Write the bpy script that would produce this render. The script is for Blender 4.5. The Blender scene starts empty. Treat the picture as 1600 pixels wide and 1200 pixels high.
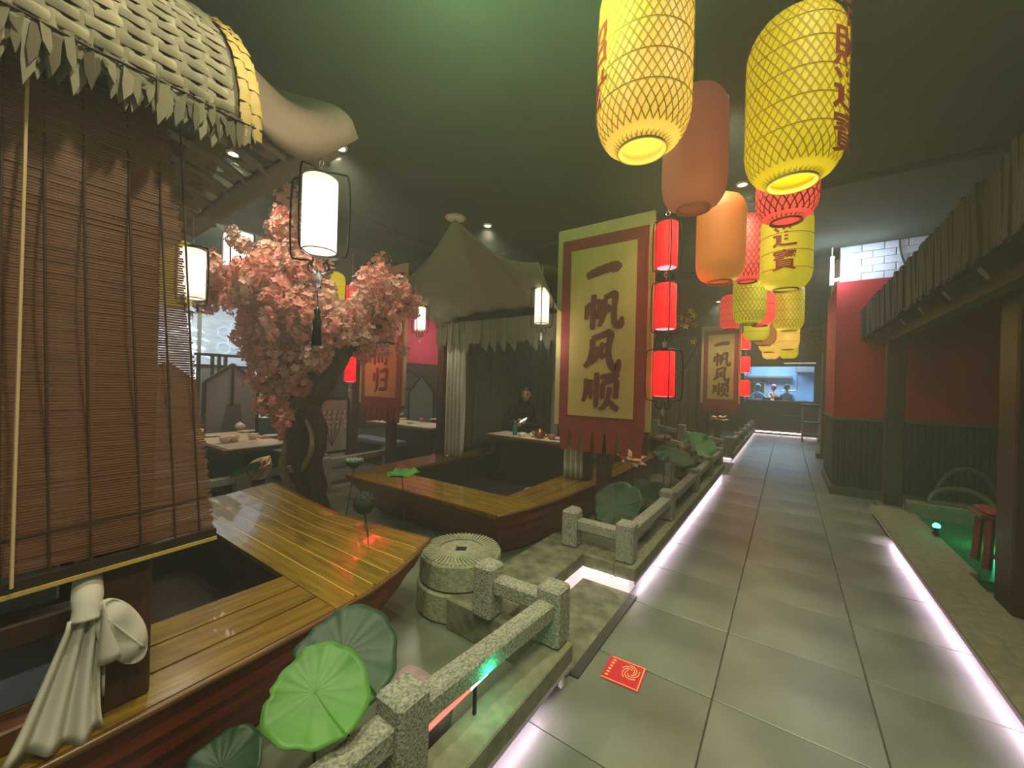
import bpy, bmesh, math, random
from mathutils import Vector, Matrix
random.seed(7)
PI = math.pi
SC = bpy.context.scene
COL = SC.collection

# ------------------------------------------------------------------ camera, world, exposure
FPX = 610.0
CAM_H = 1.6
ROLL = math.radians(1.5)
YAW = math.atan2(429.0, FPX)
Fv = Vector((-math.sin(YAW), math.cos(YAW), 0))
Rh = Vector((math.cos(YAW), math.sin(YAW), 0))
Zv = Vector((0, 0, 1))
Rv = Rh * math.cos(ROLL) + Zv * math.sin(ROLL)
Uv = Zv * math.cos(ROLL) - Rh * math.sin(ROLL)
CAMP = Vector((0, 0, CAM_H))
cd = bpy.data.cameras.new('camera')
cd.sensor_width = 36.0
cd.lens = 36.0 * FPX / 1600.0
cd.clip_start = 0.02
cam = bpy.data.objects.new('camera', cd)
COL.objects.link(cam)
M = Matrix((Rv, Uv, -Fv)).transposed().to_4x4()
M.translation = CAMP
cam.matrix_world = M
SC.camera = cam

W = bpy.data.worlds.new('world'); SC.world = W
W.use_nodes = True
W.node_tree.nodes['Background'].inputs[0].default_value = (0.55, 0.66, 0.45, 1)
W.node_tree.nodes['Background'].inputs[1].default_value = 0.22

SC.view_settings.view_transform = 'Standard'
SC.view_settings.look = 'None'
SC.view_settings.gamma = 1.0
SC.view_settings.use_curve_mapping = False
SC.view_settings.exposure = 0.35
SC.cycles.max_bounces = 3; SC.cycles.diffuse_bounces = 2; SC.cycles.glossy_bounces = 2; SC.cycles.transmission_bounces = 3
SC.cycles.transparent_max_bounces = 6; SC.cycles.volume_bounces = 0
SC.cycles.caustics_reflective = False; SC.cycles.caustics_refractive = False
SC.cycles.sample_clamp_indirect = 4.0
SC.cycles.use_adaptive_sampling = True; SC.cycles.adaptive_threshold = 0.1
SC.cycles.light_sampling_threshold = 0.04

def light(name, kind, loc, power, color, size=0.1, rot=None, spot=None, blend=0.5):
    l = bpy.data.lights.new(name, kind)
    l.energy = power; l.color = color
    if kind == 'AREA':
        l.shape = 'RECTANGLE'; l.size, l.size_y = (size if isinstance(size, tuple) else (size, size))
    else:
        l.shadow_soft_size = size
    if kind == 'SPOT':
        l.spot_size = spot or 2.0; l.spot_blend = blend
    o = bpy.data.objects.new(name, l); COL.objects.link(o)
    o.location = loc
    if rot: o.rotation_euler = rot
    return o

# general light of the room: recessed downlights of the hall ceiling (rims built further below); the far banner one is added to brighten it
CEIL = 3.9
DOWN = [(-0.48, 3.45), (-0.45, 5.0), (-0.44, 6.6), (-0.4, 9.2), (-0.4, 12.5), (-3.6, 4.4), (-3.66, 2.15),
        (-0.95, 0.6), (0.4, 1.6), (-1.5, 11.4), (-7.2, 3.0), (-7.4, 5.8), (-9.5, 3.0), (-6.4, 8.5), (-0.4, 15.5), (-4.7, 1.6), (0.5, -0.4)]  # last one added behind the camera to brighten cloth and boat side, no fixture
for i, (x, y) in enumerate(DOWN):
    light('downlight_lamp', 'SPOT', (x, y, CEIL - 0.06), {7: 150, 8: 50, 16: 150, 14: 120, 4: 110, 15: 75, 9: 120}.get(i, 80), (1.0, 0.92, 0.66), 0.05, (0, 0, 0), math.radians(125), 0.8)
# green stage wash lights turned at the smoky ceiling and the aisle
light('stage_wash', 'SPOT', (-0.9, 0.9, 2.95), 190, (0.50, 1.0, 0.40), 0.1, (math.radians(180 - 38), 0, math.radians(25)), math.radians(150), 1.0)
light('stage_wash', 'SPOT', (1.0, 0.8, 3.2), 22, (0.80, 1.0, 0.40), 0.1, (math.radians(180 - 30), 0, math.radians(-20)), math.radians(130), 1.0)
light('stage_wash', 'SPOT', (0.0, 0.3, 3.5), 120, (0.74, 1.0, 0.36), 0.12, (math.radians(24), 0, 0), math.radians(85), 1.0)
light('stage_wash', 'SPOT', (-0.2, 6.0, 3.5), 60, (0.80, 1.0, 0.45), 0.12, (math.radians(15), 0, 0), math.radians(70), 1.0)
light('party_spot', 'SPOT', (0.1, 7.6, 3.6), 22, (0.25, 0.75, 1.0), 0.05, (0, 0, 0), math.radians(26), 1.0)
light('party_spot', 'SPOT', (-0.55, 5.6, 3.6), 25, (1.0, 0.15, 0.15), 0.05, (0, 0, 0), math.radians(18), 1.0)

# ------------------------------------------------------------------ helpers
def ray(px, py):
    return Fv + Rv * ((px - 800) / FPX) - Uv * ((py - 600) / FPX)
def at_d(px, py, depth): return CAMP + ray(px, py) * depth
def at_z(px, py, z): v = ray(px, py); return CAMP + v * ((z - CAM_H) / v.z)
def at_x(px, py, x): v = ray(px, py); return CAMP + v * (x / v.x)
def at_y(px, py, y): v = ray(px, py); return CAMP + v * (y / v.y)

def lin(h):
    h = h.lstrip('#')
    o = []
    for i in (0, 2, 4):
        c = int(h[i:i + 2], 16) / 255
        o.append(c / 12.92 if c <= 0.04045 else ((c + 0.055) / 1.055) ** 2.4)
    return tuple(o)

MATS = {}
def mat(name, col, rough=0.6, metal=0.0, noise=0.0, scale=8.0, stretch=(1, 1, 1), bump=0.0, emit=None, es=0.0, col2=None,
        spec=0.5, trans=0.0, alpha=1.0, coat=0.0, detail=4.0, kind='noise', coords='Object'):
    m = bpy.data.materials.new(name); m.use_nodes = True
    nt = m.node_tree; b = nt.nodes['Principled BSDF']
    c = lin(col) if isinstance(col, str) else col
    b.inputs['Base Color'].default_value = (*c, 1)
    b.inputs['Roughness'].default_value = rough
    b.inputs['Metallic'].default_value = metal
    b.inputs['Specular IOR Level'].default_value = spec
    b.inputs['Coat Weight'].default_value = coat
    if alpha < 1: b.inputs['Alpha'].default_value = alpha
    if trans: b.inputs['Transmission Weight'].default_value = trans
    if emit is not None:
        e = lin(emit) if isinstance(emit, str) else emit
        b.inputs['Emission Color'].default_value = (*e, 1)
        b.inputs['Emission Strength'].default_value = es
    if noise or bump or col2:
        tc = nt.nodes.new('ShaderNodeTexCoord'); mp = nt.nodes.new('ShaderNodeMapping')
        mp.inputs['Scale'].default_value = stretch
        nt.links.new(tc.outputs[coords], mp.inputs['Vector'])
        if kind == 'noise':
            n = nt.nodes.new('ShaderNodeTexNoise'); n.inputs['Scale'].default_value = scale; n.inputs['Detail'].default_value = detail
            fac = n.outputs['Fac']
        elif kind == 'wave':
            n = nt.nodes.new('ShaderNodeTexWave'); n.inputs['Scale'].default_value = scale; n.inputs['Distortion'].default_value = 6
            n.inputs['Detail'].default_value = 3
            fac = n.outputs['Fac']
        else:
            n = nt.nodes.new('ShaderNodeTexVoronoi'); n.inputs['Scale'].default_value = scale
            fac = n.outputs['Distance']
        nt.links.new(mp.outputs['Vector'], n.inputs['Vector'])
        if noise or col2:
            r = nt.nodes.new('ShaderNodeValToRGB')
            if col2:
                c2 = lin(col2) if isinstance(col2, str) else col2
                r.color_ramp.elements[0].color = (*c, 1); r.color_ramp.elements[1].color = (*c2, 1)
            else:
                r.color_ramp.elements[0].color = (*[max(0, k * (1 - noise)) for k in c], 1)
                r.color_ramp.elements[1].color = (*[min(1, k * (1 + noise)) for k in c], 1)
            r.color_ramp.elements[0].position = 0.32; r.color_ramp.elements[1].position = 0.68
            nt.links.new(fac, r.inputs['Fac']); nt.links.new(r.outputs['Color'], b.inputs['Base Color'])
        if bump:
            bp = nt.nodes.new('ShaderNodeBump'); bp.inputs['Strength'].default_value = bump; bp.inputs['Distance'].default_value = 0.02
            nt.links.new(fac, bp.inputs['Height']); nt.links.new(bp.outputs['Normal'], b.inputs['Normal'])
    MATS[name] = m
    return m

def cloth_mat(name, col, glow, noise=0.1):
    """thin cloth: diffuse with some light passing through it"""
    m = bpy.data.materials.new(name); m.use_nodes = True
    nt = m.node_tree; nt.nodes.clear()
    out = nt.nodes.new('ShaderNodeOutputMaterial'); mix = nt.nodes.new('ShaderNodeMixShader')
    d = nt.nodes.new('ShaderNodeBsdfDiffuse'); t = nt.nodes.new('ShaderNodeBsdfTranslucent')
    c = lin(col)
    n = nt.nodes.new('ShaderNodeTexNoise'); n.inputs['Scale'].default_value = 9
    tc = nt.nodes.new('ShaderNodeTexCoord'); nt.links.new(tc.outputs['Object'], n.inputs['Vector'])
    r = nt.nodes.new('ShaderNodeValToRGB')
    r.color_ramp.elements[0].color = (*[k * (1 - noise) for k in c], 1); r.color_ramp.elements[1].color = (*[min(1, k * (1 + noise)) for k in c], 1)
    nt.links.new(n.outputs['Fac'], r.inputs['Fac'])
    nt.links.new(r.outputs['Color'], d.inputs['Color']); nt.links.new(r.outputs['Color'], t.inputs['Color'])
    mix.inputs[0].default_value = glow
    nt.links.new(d.outputs[0], mix.inputs[1]); nt.links.new(t.outputs[0], mix.inputs[2]); nt.links.new(mix.outputs[0], out.inputs[0])
    MATS[name] = m
    return m

class MB:
    def __init__(s): s.v = []; s.f = []
    def add(s, vs, fs):
        k = len(s.v); s.v += [tuple(p) for p in vs]; s.f += [tuple(i + k for i in q) for q in fs]
        return s
    def box(s, c, d, rz=0.0, R=None):
        x, y, z = d[0] / 2, d[1] / 2, d[2] / 2
        vs = [Vector(p) for p in ((-x, -y, -z), (x, -y, -z), (x, y, -z), (-x, y, -z), (-x, -y, z), (x, -y, z), (x, y, z), (-x, y, z))]
        m = R if R is not None else Matrix.Rotation(rz, 3, 'Z')
        return s.add([m @ p + Vector(c) for p in vs], [(0, 3, 2, 1), (4, 5, 6, 7), (0, 1, 5, 4), (1, 2, 6, 5), (2, 3, 7, 6), (3, 0, 4, 7)])
    def ext(s, x0, x1, y0, y1, z0, z1):
        return s.box(((x0 + x1) / 2, (y0 + y1) / 2, (z0 + z1) / 2), (x1 - x0, y1 - y0, z1 - z0))
    def bar(s, a, b, w, h, up=Zv):
        a, b = Vector(a), Vector(b); t = (b - a); L = t.length
        if L < 1e-6: return s
        t /= L
        u = Vector(up)
        sd = t.cross(u)
        if sd.length < 1e-4: sd = t.cross(Vector((1, 0, 0)))
        sd.normalize(); u = sd.cross(t)
        R = Matrix((t, sd, u)).transposed()
        return s.box((a + b) / 2, (L, w, h), R=R)
    def tube(s, pts, r, n=8, closed=False, cap=True):
        pts = [Vector(p) for p in pts]; N = len(pts)
        rs = r if isinstance(r, (list, tuple)) else [r] * N
        prev = None; rings = []
        for i, p in enumerate(pts):
            if closed: t = pts[(i + 1) % N] - pts[i - 1]
            else: t = pts[min(i + 1, N - 1)] - pts[max(i - 1, 0)]
            t.normalize()
            if prev is None:
                a = Vector((0, 0, 1)) if abs(t.z) < 0.9 else Vector((1, 0, 0))
                u = t.cross(a).normalized()
            else:
                u = (prev - t * prev.dot(t))
                if u.length < 1e-5: u = t.orthogonal()
                u.normalize()
            prev = u; w = t.cross(u)
            rings.append([p + (u * math.cos(2 * PI * k / n) + w * math.sin(2 * PI * k / n)) * rs[i] for k in range(n)])
        vs = [q for rg in rings for q in rg]; fs = []
        M_ = N if closed else N - 1
        for i in range(M_):
            j = (i + 1) % N
            for k in range(n):
                k2 = (k + 1) % n
                fs.append((i * n + k, i * n + k2, j * n + k2, j * n + k))
        if cap and not closed:
            fs.append(tuple(range(n - 1, -1, -1))); fs.append(tuple((N - 1) * n + k for k in range(n)))
        return s.add(vs, fs)
    def lathe(s, prof, c=(0, 0, 0), n=24, cap0=False, cap1=False, squash=(1, 1)):
        vs = []; fs = []
        for r, z in prof:
            for k in range(n):
                a = 2 * PI * k / n
                vs.append((c[0] + r * math.cos(a) * squash[0], c[1] + r * math.sin(a) * squash[1], c[2] + z))
        for i in range(len(prof) - 1):
            for k in range(n):
                k2 = (k + 1) % n
                fs.append((i * n + k, i * n + k2, (i + 1) * n + k2, (i + 1) * n + k))
        if cap0: fs.append(tuple(range(n - 1, -1, -1)))
        if cap1: fs.append(tuple((len(prof) - 1) * n + k for k in range(n)))
        return s.add(vs, fs)
    def grid(s, nu, nv, fn, wrap=False):
        vs = [fn(i / nu, j / nv) for j in range(nv + 1) for i in range(nu + 1)]
        fs = []
        for j in range(nv):
            for i in range(nu):
                a = j * (nu + 1) + i
                fs.append((a, a + 1, a + nu + 2, a + nu + 1))
        return s.add(vs, fs)
    def prism(s, poly, fn0, fn1):
        n = len(poly)
        vs = [fn0(*p) for p in poly] + [fn1(*p) for p in poly]
        fs = [tuple(range(n - 1, -1, -1)), tuple(range(n, 2 * n))] + [(i, (i + 1) % n, n + (i + 1) % n, n + i) for i in range(n)]
        return s.add(vs, fs)
    def sphere(s, c, r, n=12, m=8, sq=(1, 1, 1)):
        prof = [(max(1e-4, math.sin(PI * j / m)), -math.cos(PI * j / m)) for j in range(m + 1)]
        vs = []; fs = []
        for q, z in prof:
            for k in range(n):
                a = 2 * PI * k / n
                vs.append((c[0] + r * q * math.cos(a) * sq[0], c[1] + r * q * math.sin(a) * sq[1], c[2] + r * z * sq[2]))
        for i in range(m):
            for k in range(n):
                k2 = (k + 1) % n
                fs.append((i * n + k, i * n + k2, (i + 1) * n + k2, (i + 1) * n + k))
        return s.add(vs, fs)
    def mesh(s, name, material, off=(0, 0, 0), smooth=False, bevel=0.0):
        me = bpy.data.meshes.new(name)
        o = Vector(off)
        me.from_pydata([Vector(p) - o for p in s.v], [], s.f)
        me.update()
        if bevel:
            bm = bmesh.new(); bm.from_mesh(me)
            bmesh.ops.bevel(bm, geom=bm.edges[:], offset=bevel, segments=1, affect='EDGES')
            bm.to_mesh(me); bm.free()
        if smooth:
            me.polygons.foreach_set('use_smooth', [True] * len(me.polygons))
        if material: me.materials.append(MATS[material] if isinstance(material, str) else material)
        return me
    def build(s, name, material, parent=None, smooth=False, bevel=0.0, solid=0.0, subd=0, local=False):
        off = Vector((0, 0, 0))
        if parent is not None and not local:
            p = parent
            while p.parent: p = p.parent
            off = p.location
        o = bpy.data.objects.new(name, s.mesh(name, material, off, smooth, bevel))
        COL.objects.link(o)
        if parent is not None: o.parent = parent
        if solid:
            md = o.modifiers.new('solid', 'SOLIDIFY'); md.thickness = solid; md.offset = 0
        if subd:
            md = o.modifiers.new('sub', 'SUBSURF'); md.levels = subd; md.render_levels = subd
        return o

def tag(o, label=None, cat=None, group=None, kind=None):
    if label: o['label'] = label
    if cat: o['category'] = cat
    if group: o['group'] = group
    if kind: o['kind'] = kind
    return o
def thing(name, label, cat, loc=(0, 0, 0), rz=0.0, group=None):
    o = bpy.data.objects.new(name, None); COL.objects.link(o)
    o.empty_display_size = 0.1
    o.location = loc; o.rotation_euler = (0, 0, rz)
    return tag(o, label, cat, group)
def inst(name, me, parent, loc, rot=None, scl=None, mtx=None):
    o = bpy.data.objects.new(name, me); COL.objects.link(o); o.parent = parent
    if mtx is not None: o.matrix_local = mtx
    else:
        o.location = loc
        if rot: o.rotation_euler = rot
        if scl: o.scale = scl
    return o
def copy_tree(o, parent=None):
    c = o.copy(); COL.objects.link(c); c.parent = parent
    for ch in list(o.children): copy_tree(ch, c)
    return c
def smooth_path(ctrl, n=6):
    P = [Vector(c) for c in ctrl]; out = []
    for i in range(len(P) - 1):
        p0 = P[max(i - 1, 0)]; p1 = P[i]; p2 = P[i + 1]; p3 = P[min(i + 2, len(P) - 1)]
        for k in range(n):
            t = k / n
            out.append(0.5 * ((2 * p1) + (p2 - p0) * t + (2 * p0 - 5 * p1 + 4 * p2 - p3) * t * t + (3 * p1 - p0 - 3 * p2 + p3) * t ** 3))
    out.append(P[-1]); return out
def lerp(a, b, t): return a + (b - a) * t

# ------------------------------------------------------------------ materials
mat('tile', '#70756a', 0.34, noise=0.30, scale=1.7, bump=0.08, detail=8, coords='Object')
mat('grout', '#504f44', 0.9, noise=0.2)
mat('stone', '#8f8e82', 0.85, noise=0.5, scale=95, bump=0.5, detail=3)
mat('kerb_stone', '#77745f', 0.85, noise=0.22, scale=16, bump=0.3, detail=8)
mat('rubble', '#6a6b55', 0.95, noise=0.45, scale=9, bump=0.9, detail=10)
mat('dark_stone', '#34372f', 0.6, noise=0.2, scale=20)
mat('millstone', '#8f9176', 0.9, noise=0.22, scale=30, bump=0.5)
mat('pond', '#6d7360', 0.22, noise=0.3, scale=1.6, bump=0.06)
mat('ceiling', '#3b4237', 0.95, noise=0.22, scale=0.8)
mat('pipe', '#33372f', 0.9)
mat('deck_wood', '#7b6418', 0.24, noise=0.35, scale=3.2, stretch=(1, 14, 6), bump=0.05, detail=6, coat=0.35)
mat('deck_wood_long', '#755b19', 0.24, noise=0.35, scale=3.2, stretch=(14, 1, 6), bump=0.05, detail=6, coat=0.35)
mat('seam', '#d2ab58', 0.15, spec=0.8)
mat('hull_edge', '#5f3f16', 0.3, noise=0.3, scale=4, stretch=(8, 2, 8))
mat('hull_wood', '#80301a', 0.38, noise=0.35, scale=3, stretch=(10, 1, 14), bump=0.06, detail=6)  # red-brown wood, made redder to stand for the red glow falling on it
mat('dark_wood', '#3f2415', 0.5, noise=0.3, scale=5, stretch=(8, 8, 1))
mat('black_wood', '#2a1c14', 0.5, noise=0.3, scale=5)
mat('brown_wood', '#5f3820', 0.5, noise=0.3, scale=4, stretch=(6, 6, 1))
mat('red_wood', '#6d2316', 0.5, noise=0.25, scale=4, stretch=(6, 6, 1))
mat('thatch', '#79745a', 0.9, noise=0.25, scale=7)
mat('thatch_pale', '#8d876a', 0.9, noise=0.25, scale=7)
mat('thatch_dark', '#574f3b', 0.95, noise=0.3, scale=6)
mat('thatch_brown', '#2a2217', 0.95, noise=0.35, scale=5, stretch=(1, 6, 1), bump=0.6)
mat('thatch_gold', '#b3994c', 0.7, noise=0.2, scale=8)
cloth_mat('sail', '#8b7c6b', 0.2)
cloth_mat('lamp_cloth', '#f4eee2', 0.5, 0.03)
cloth_mat('curtain_white', '#e6e2d2', 0.3, 0.05)
cloth_mat('curtain_dark', '#6b6452', 0.15, 0.2)
cloth_mat('valance', '#716c55', 0.15, 0.2)
mat('bamboo', '#6b472e', 0.6, noise=0.4, scale=6, stretch=(1, 1.5, 60))
mat('cord', '#3c2414', 0.8)
mat('cord_pale', '#c9b083', 0.8)
mat('black_metal', '#17161a', 0.35, metal=0.6)
mat('steel', '#b9bcc0', 0.3, metal=0.9)
mat('glow_white', '#fff6e8', 0.8, emit='#fff1dc', es=9.0)
mat('glow_white_far', '#fff6e8', 0.8, emit='#fff3e2', es=5.0)
mat('glow_red', '#3a0002', 0.7, emit=(1.0, 0.0, 0.006), es=1.7)
mat('glow_red_end', '#ff9aa8', 0.6, emit=(1.0, 0.30, 0.34), es=1.6)
mat('led_pink', '#ffffff', 0.6, emit=(1.0, 0.75, 0.98), es=34.0)
mat('led_far', '#ffffff', 0.6, emit=(1.0, 0.82, 0.9), es=10.0)
mat('led_panel', '#ffeef4', 0.6, emit=(1.0, 0.80, 0.88), es=0.5)
mat('riser', '#b9a9bd', 0.6)
mat('lamp_disc', '#ffffff', 0.6, emit=(1.0, 0.95, 0.78), es=14.0)
mat('plastic_white', '#d8d8c8', 0.5)
mat('y_body', '#8f7d00', 0.6, emit=(0.44, 0.33, 0.0), es=1.0, noise=0.12, scale=6)
mat('y_body_warm', '#b58b30', 0.6, emit=(0.62, 0.37, 0.05), es=1.0, noise=0.1, scale=6)
mat('y_body_dim', '#a89a18', 0.6, emit=(0.32, 0.27, 0.01), es=1.0, noise=0.12, scale=6)
mat('o_body', '#a86026', 0.6, emit=(0.24, 0.085, 0.012), es=1.0)
mat('s_body', '#94583f', 0.7, emit=(0.12, 0.033, 0.018), es=1.0)
mat('r_body', '#c8362c', 0.6, emit=(0.75, 0.05, 0.035), es=1.0)
mat('y_weave', '#97802c', 0.7, emit=(0.16, 0.10, 0.0), es=0.6)
mat('y_rim', '#a39a58', 0.7)
mat('r_weave', '#8c1a14', 0.7)
mat('o_weave', '#b06a2e', 0.7)
mat('s_weave', '#a36148', 0.7)
mat('bulb', '#ffffff', 0.5, emit=(1, 0.93, 0.75), es=20)
mat('ink_red', '#8a2a12', 0.7)
mat('banner_yellow', '#b09a55', 0.8, noise=0.08, scale=5)
mat('banner_red', '#7e2019', 0.7, noise=0.12, scale=5)
mat('banner_tan', '#b5a06a', 0.8, noise=0.1, scale=4)
mat('banner_ink', '#5e1f14', 0.8)
mat('wall_red', '#a50f1c', 0.75, noise=0.12, scale=1.5)
mat('wall_white', '#dfe6ee', 0.6, noise=0.08, scale=6)
mat('wall_dark', '#3a2a20', 0.7, noise=0.25, scale=2)
mat('wainscot', '#25261f', 0.6, noise=0.3, scale=4, stretch=(8, 8, 1))
mat('wainscot_trim', '#55513f', 0.6)
mat('baseboard', '#4c5149', 0.5)
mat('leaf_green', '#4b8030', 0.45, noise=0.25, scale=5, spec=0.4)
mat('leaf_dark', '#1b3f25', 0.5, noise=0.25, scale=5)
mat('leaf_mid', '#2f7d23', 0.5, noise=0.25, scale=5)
mat('stem', '#2f3d1e', 0.7)
mat('pod', '#1e2a1a', 0.7, noise=0.3, scale=20)
mat('pod_seed', '#7f967e', 0.6)
mat('pond_stone', '#9c8588', 0.8, noise=0.2, scale=6)
mat('petal', '#e7b59b', 0.6, noise=0.12, scale=6)
mat('petal_yellow', '#e8dda0', 0.6, col2='#e3a087', scale=3)
cloth_mat('blossom', '#eda89a', 0.42, 0.14)
cloth_mat('blossom_pale', '#f5c6b6', 0.35, 0.18)
mat('bark', '#4d3620', 0.9, noise=0.4, scale=9, stretch=(3, 3, 1), bump=0.8, detail=8)
mat('bark_pale', '#8d7c55', 0.9, noise=0.3, scale=9, bump=0.5)
mat('panel_grey', '#9aa6a6', 0.7, noise=0.12, scale=2)
mat('panel_lilac', '#9d8fa8', 0.7)
mat('plaster', '#b9b7ac', 0.8, noise=0.1)
mat('ceramic', '#efe9d8', 0.3)
mat('ceramic_red', '#b06058', 0.4)
mat('copper', '#9a5a30', 0.3, metal=0.7)
mat('bottle_teal', '#2f7d70', 0.4)
mat('table_top', '#e9dcb8', 0.4, noise=0.06)
mat('skin', '#c58f72', 0.6)
mat('hair', '#16100e', 0.5)
mat('cloth_black', '#1b181c', 0.9)
mat('cloth_green', '#2e3324', 0.9)
mat('cloth_white', '#e6e4da', 0.9)
mat('cloth_blue', '#7fa6cf', 0.9)
mat('cushion', '#6d7484', 0.9, noise=0.1)
mat('sticker_red', '#cf2430', 0.5, noise=0.08)
mat('sticker_gold', '#f0c080', 0.5)
mat('yellow_flower', '#d9b51c', 0.6)
mat('phone', '#dfe6ff', 0.3, emit=(0.8, 0.85, 1.0), es=1.2)
mat('kitchen_wall', '#8fb6d8', 0.5, noise=0.1, scale=3)
mat('glass_wave', '#a9bccb', 0.4, emit=(0.50, 0.62, 0.74), es=0.55, noise=0.35, scale=3.0, stretch=(1, 1, 4), bump=0.6)
mat('wave_white', '#f2f7fb', 0.5, emit=(0.85, 0.95, 1.0), es=1.0)
mat('frost', '#c7d6e2', 0.5, emit=(0.55, 0.66, 0.78), es=0.6)
mat('green_led', '#30ff90', 0.5, emit=(0.02, 1.0, 0.42), es=22)
mat('red_tube', '#ff6050', 0.5, emit=(1.0, 0.13, 0.09), es=1.8)
mat('white_hot', '#ffffff', 0.5, emit=(1.0, 1.0, 0.95), es=12)
mat('cold_led', '#ffffff', 0.5, emit=(0.75, 0.88, 1.0), es=30)
mat('pond_green', '#0f6b4a', 0.2, noise=0.2, scale=3)
mat('mill_hole', '#1c1c14', 0.9)
mat('pink_wall', '#d8506e', 0.8, noise=0.08)
# ------------------------------------------------------------------ the setting
def struct(name, mb, material, parent=None, **k):
    o = mb.build(name, material, parent, **k)
    if parent is None: o['kind'] = 'structure'
    return o

# aisle floor: slab with single tiles
floor = struct('floor', MB().ext(-1.02, 1.1, -2.0, 17.6, -0.12, -0.012), 'grout')
T = 0.68
xs = [-0.98, -0.28, 0.40, 1.08]
tile_me = {}
for ci in range(3):
    w = xs[ci + 1] - xs[ci]
    tile_me[ci] = [MB().box((0, 0, 0), (w - 0.006, T - 0.006, 0.03)).mesh('tile', 'tile', bevel=0.003)]
k0 = -6
for r in range(-6, 23):
    y = 2.27 + T * (r + 0.5)
    if y > 17.4: break
    for ci in range(3):
        inst('tile', tile_me[ci][0], floor, ((xs[ci] + xs[ci + 1]) / 2, y, -0.015 + random.uniform(-0.0008, 0.0008)))

pondf = struct('floor_pond', MB().ext(-5.6, -1.02, -2.0, 17.6, -0.14, 0.0), 'pond')
struct('floor_dining', MB().ext(-12.0, -5.6, -2.0, 17.6, -0.14, 0.06), 'grout')
struct('floor_terrace', MB().ext(1.1, 6.0, -2.0, 17.6, -0.14, 0.0), 'kerb_stone')

# ceiling with pipes and ducts
ceil = struct('ceiling', MB().ext(-12.0, 6.0, -2.0, 20.0, CEIL, CEIL + 0.1), 'ceiling')
for (a, b, r) in [((-4.9, -1.0, 3.82), (-4.9, 16, 3.82), 0.05), ((-9.5, 5.4, 3.85), (5.0, 5.4, 3.85), 0.04), ((-9.5, 8.3, 3.84), (5.0, 8.3, 3.84), 0.05)]:
    MB().tube([a, b], r, 8).build('pipe', 'pipe', ceil, smooth=True)
MB().ext(-6.2, -5.5, -1, 13, 3.62, 3.9).build('air_duct', 'ceiling', ceil)

# downlights in the ceiling: first seven are in view
for i, (x, y) in enumerate(DOWN):
    if i in (7, 8, 16): continue   # behind or above the picture, the last an added fill
    lab = {9: 'added ceiling downlight brightening the small far banner', 3: 'small ceiling downlight above the far half of the lantern row', 4: 'small ceiling downlight before the kitchen sign', 10: 'small ceiling downlight over the long table with tea sets',
           11: 'small ceiling downlight over the far table', 12: 'small ceiling downlight in front of the wave window', 13: 'small ceiling downlight before the pink wall panel',
           14: 'small ceiling downlight nearest to the kitchen window', 15: 'small ceiling downlight over the left half of the blossom tree', 0: 'small round ceiling downlight above the salmon lantern', 1: 'small round ceiling downlight right beside the tall yellow woven lantern',
           2: 'small round ceiling downlight between the red and orange lanterns', 5: 'small bright ceiling downlight over the sail of the far boat',
           6: 'small bright ceiling downlight at the tip of the near sail'}.get(i, 'small round recessed downlight in the dark ceiling')
    t = thing('downlight', lab, 'downlight', (x, y, CEIL), group='recessed ceiling downlights')
    MB().lathe([(0.045, -0.02), (0.062, -0.02), (0.066, 0.0)], (x, y, CEIL), 20).build('trim_ring', 'plastic_white', t, smooth=True)
    MB().lathe([(0.0005, -0.012), (0.045, -0.012)], (x, y, CEIL), 20).build('lens', 'lamp_disc', t)
t = thing('ceiling_speaker', 'flat oval beige ceiling speaker above the far sail', 'speaker', (-3.83, 3.97, CEIL))
MB().lathe([(0.0005, -0.02), (0.12, -0.02), (0.13, -0.008), (0.135, 0)], t.location, 28).build('grille', 'plastic_white', t, smooth=True)
MB().lathe([(0.125, -0.021), (0.14, -0.018), (0.145, 0)], t.location, 28).build('rim', 'banner_tan', t, smooth=True)

# left kerb of the aisle with its light strip
def kerb_run(name, y0, y1, x_face, sgn, led, led_mat='led_pink', top=0.2, depth=0.17):
    xi = x_face - sgn * depth
    k = struct(name, MB().ext(min(x_face, xi), max(x_face, xi), y0, y1, 0.1, top), 'kerb_stone', bevel=0.006)
    MB().ext(*sorted((x_face - sgn * 0.075, xi)), y0, y1, -0.01, 0.1).build('riser', 'riser', k)
    if led:
        MB().ext(*sorted((x_face - sgn * 0.042, x_face - sgn * 0.056)), led[0], led[1], 0.094, 0.0995).build('light_strip', led_mat, k)
        MB().ext(*sorted((x_face, x_face - sgn * 0.008)), y0, y1, 0.079, 0.101).build('lip', 'riser', k)
    return k
kn = kerb_run('trim_1', -1.5, 1.95, -0.92, 1, (-1.5, 1.7))
kf = kerb_run('trim_2', 3.02, 8.35, -0.92, 1, (3.05, 8.3))
kg = kerb_run('trim_3', 9.75, 17.2, -0.92, 1, (9.8, 17.2), 'led_far')
# right kerb
kr = kerb_run('trim_4', -1.5, 7.0, 0.93, -1, (-1.5, 5.95), top=0.13)
MB().ext(1.1, 1.28, -1.5, 7.0, 0.0, 0.125).build('inner_slab', 'kerb_stone', kr, bevel=0.006)

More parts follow.
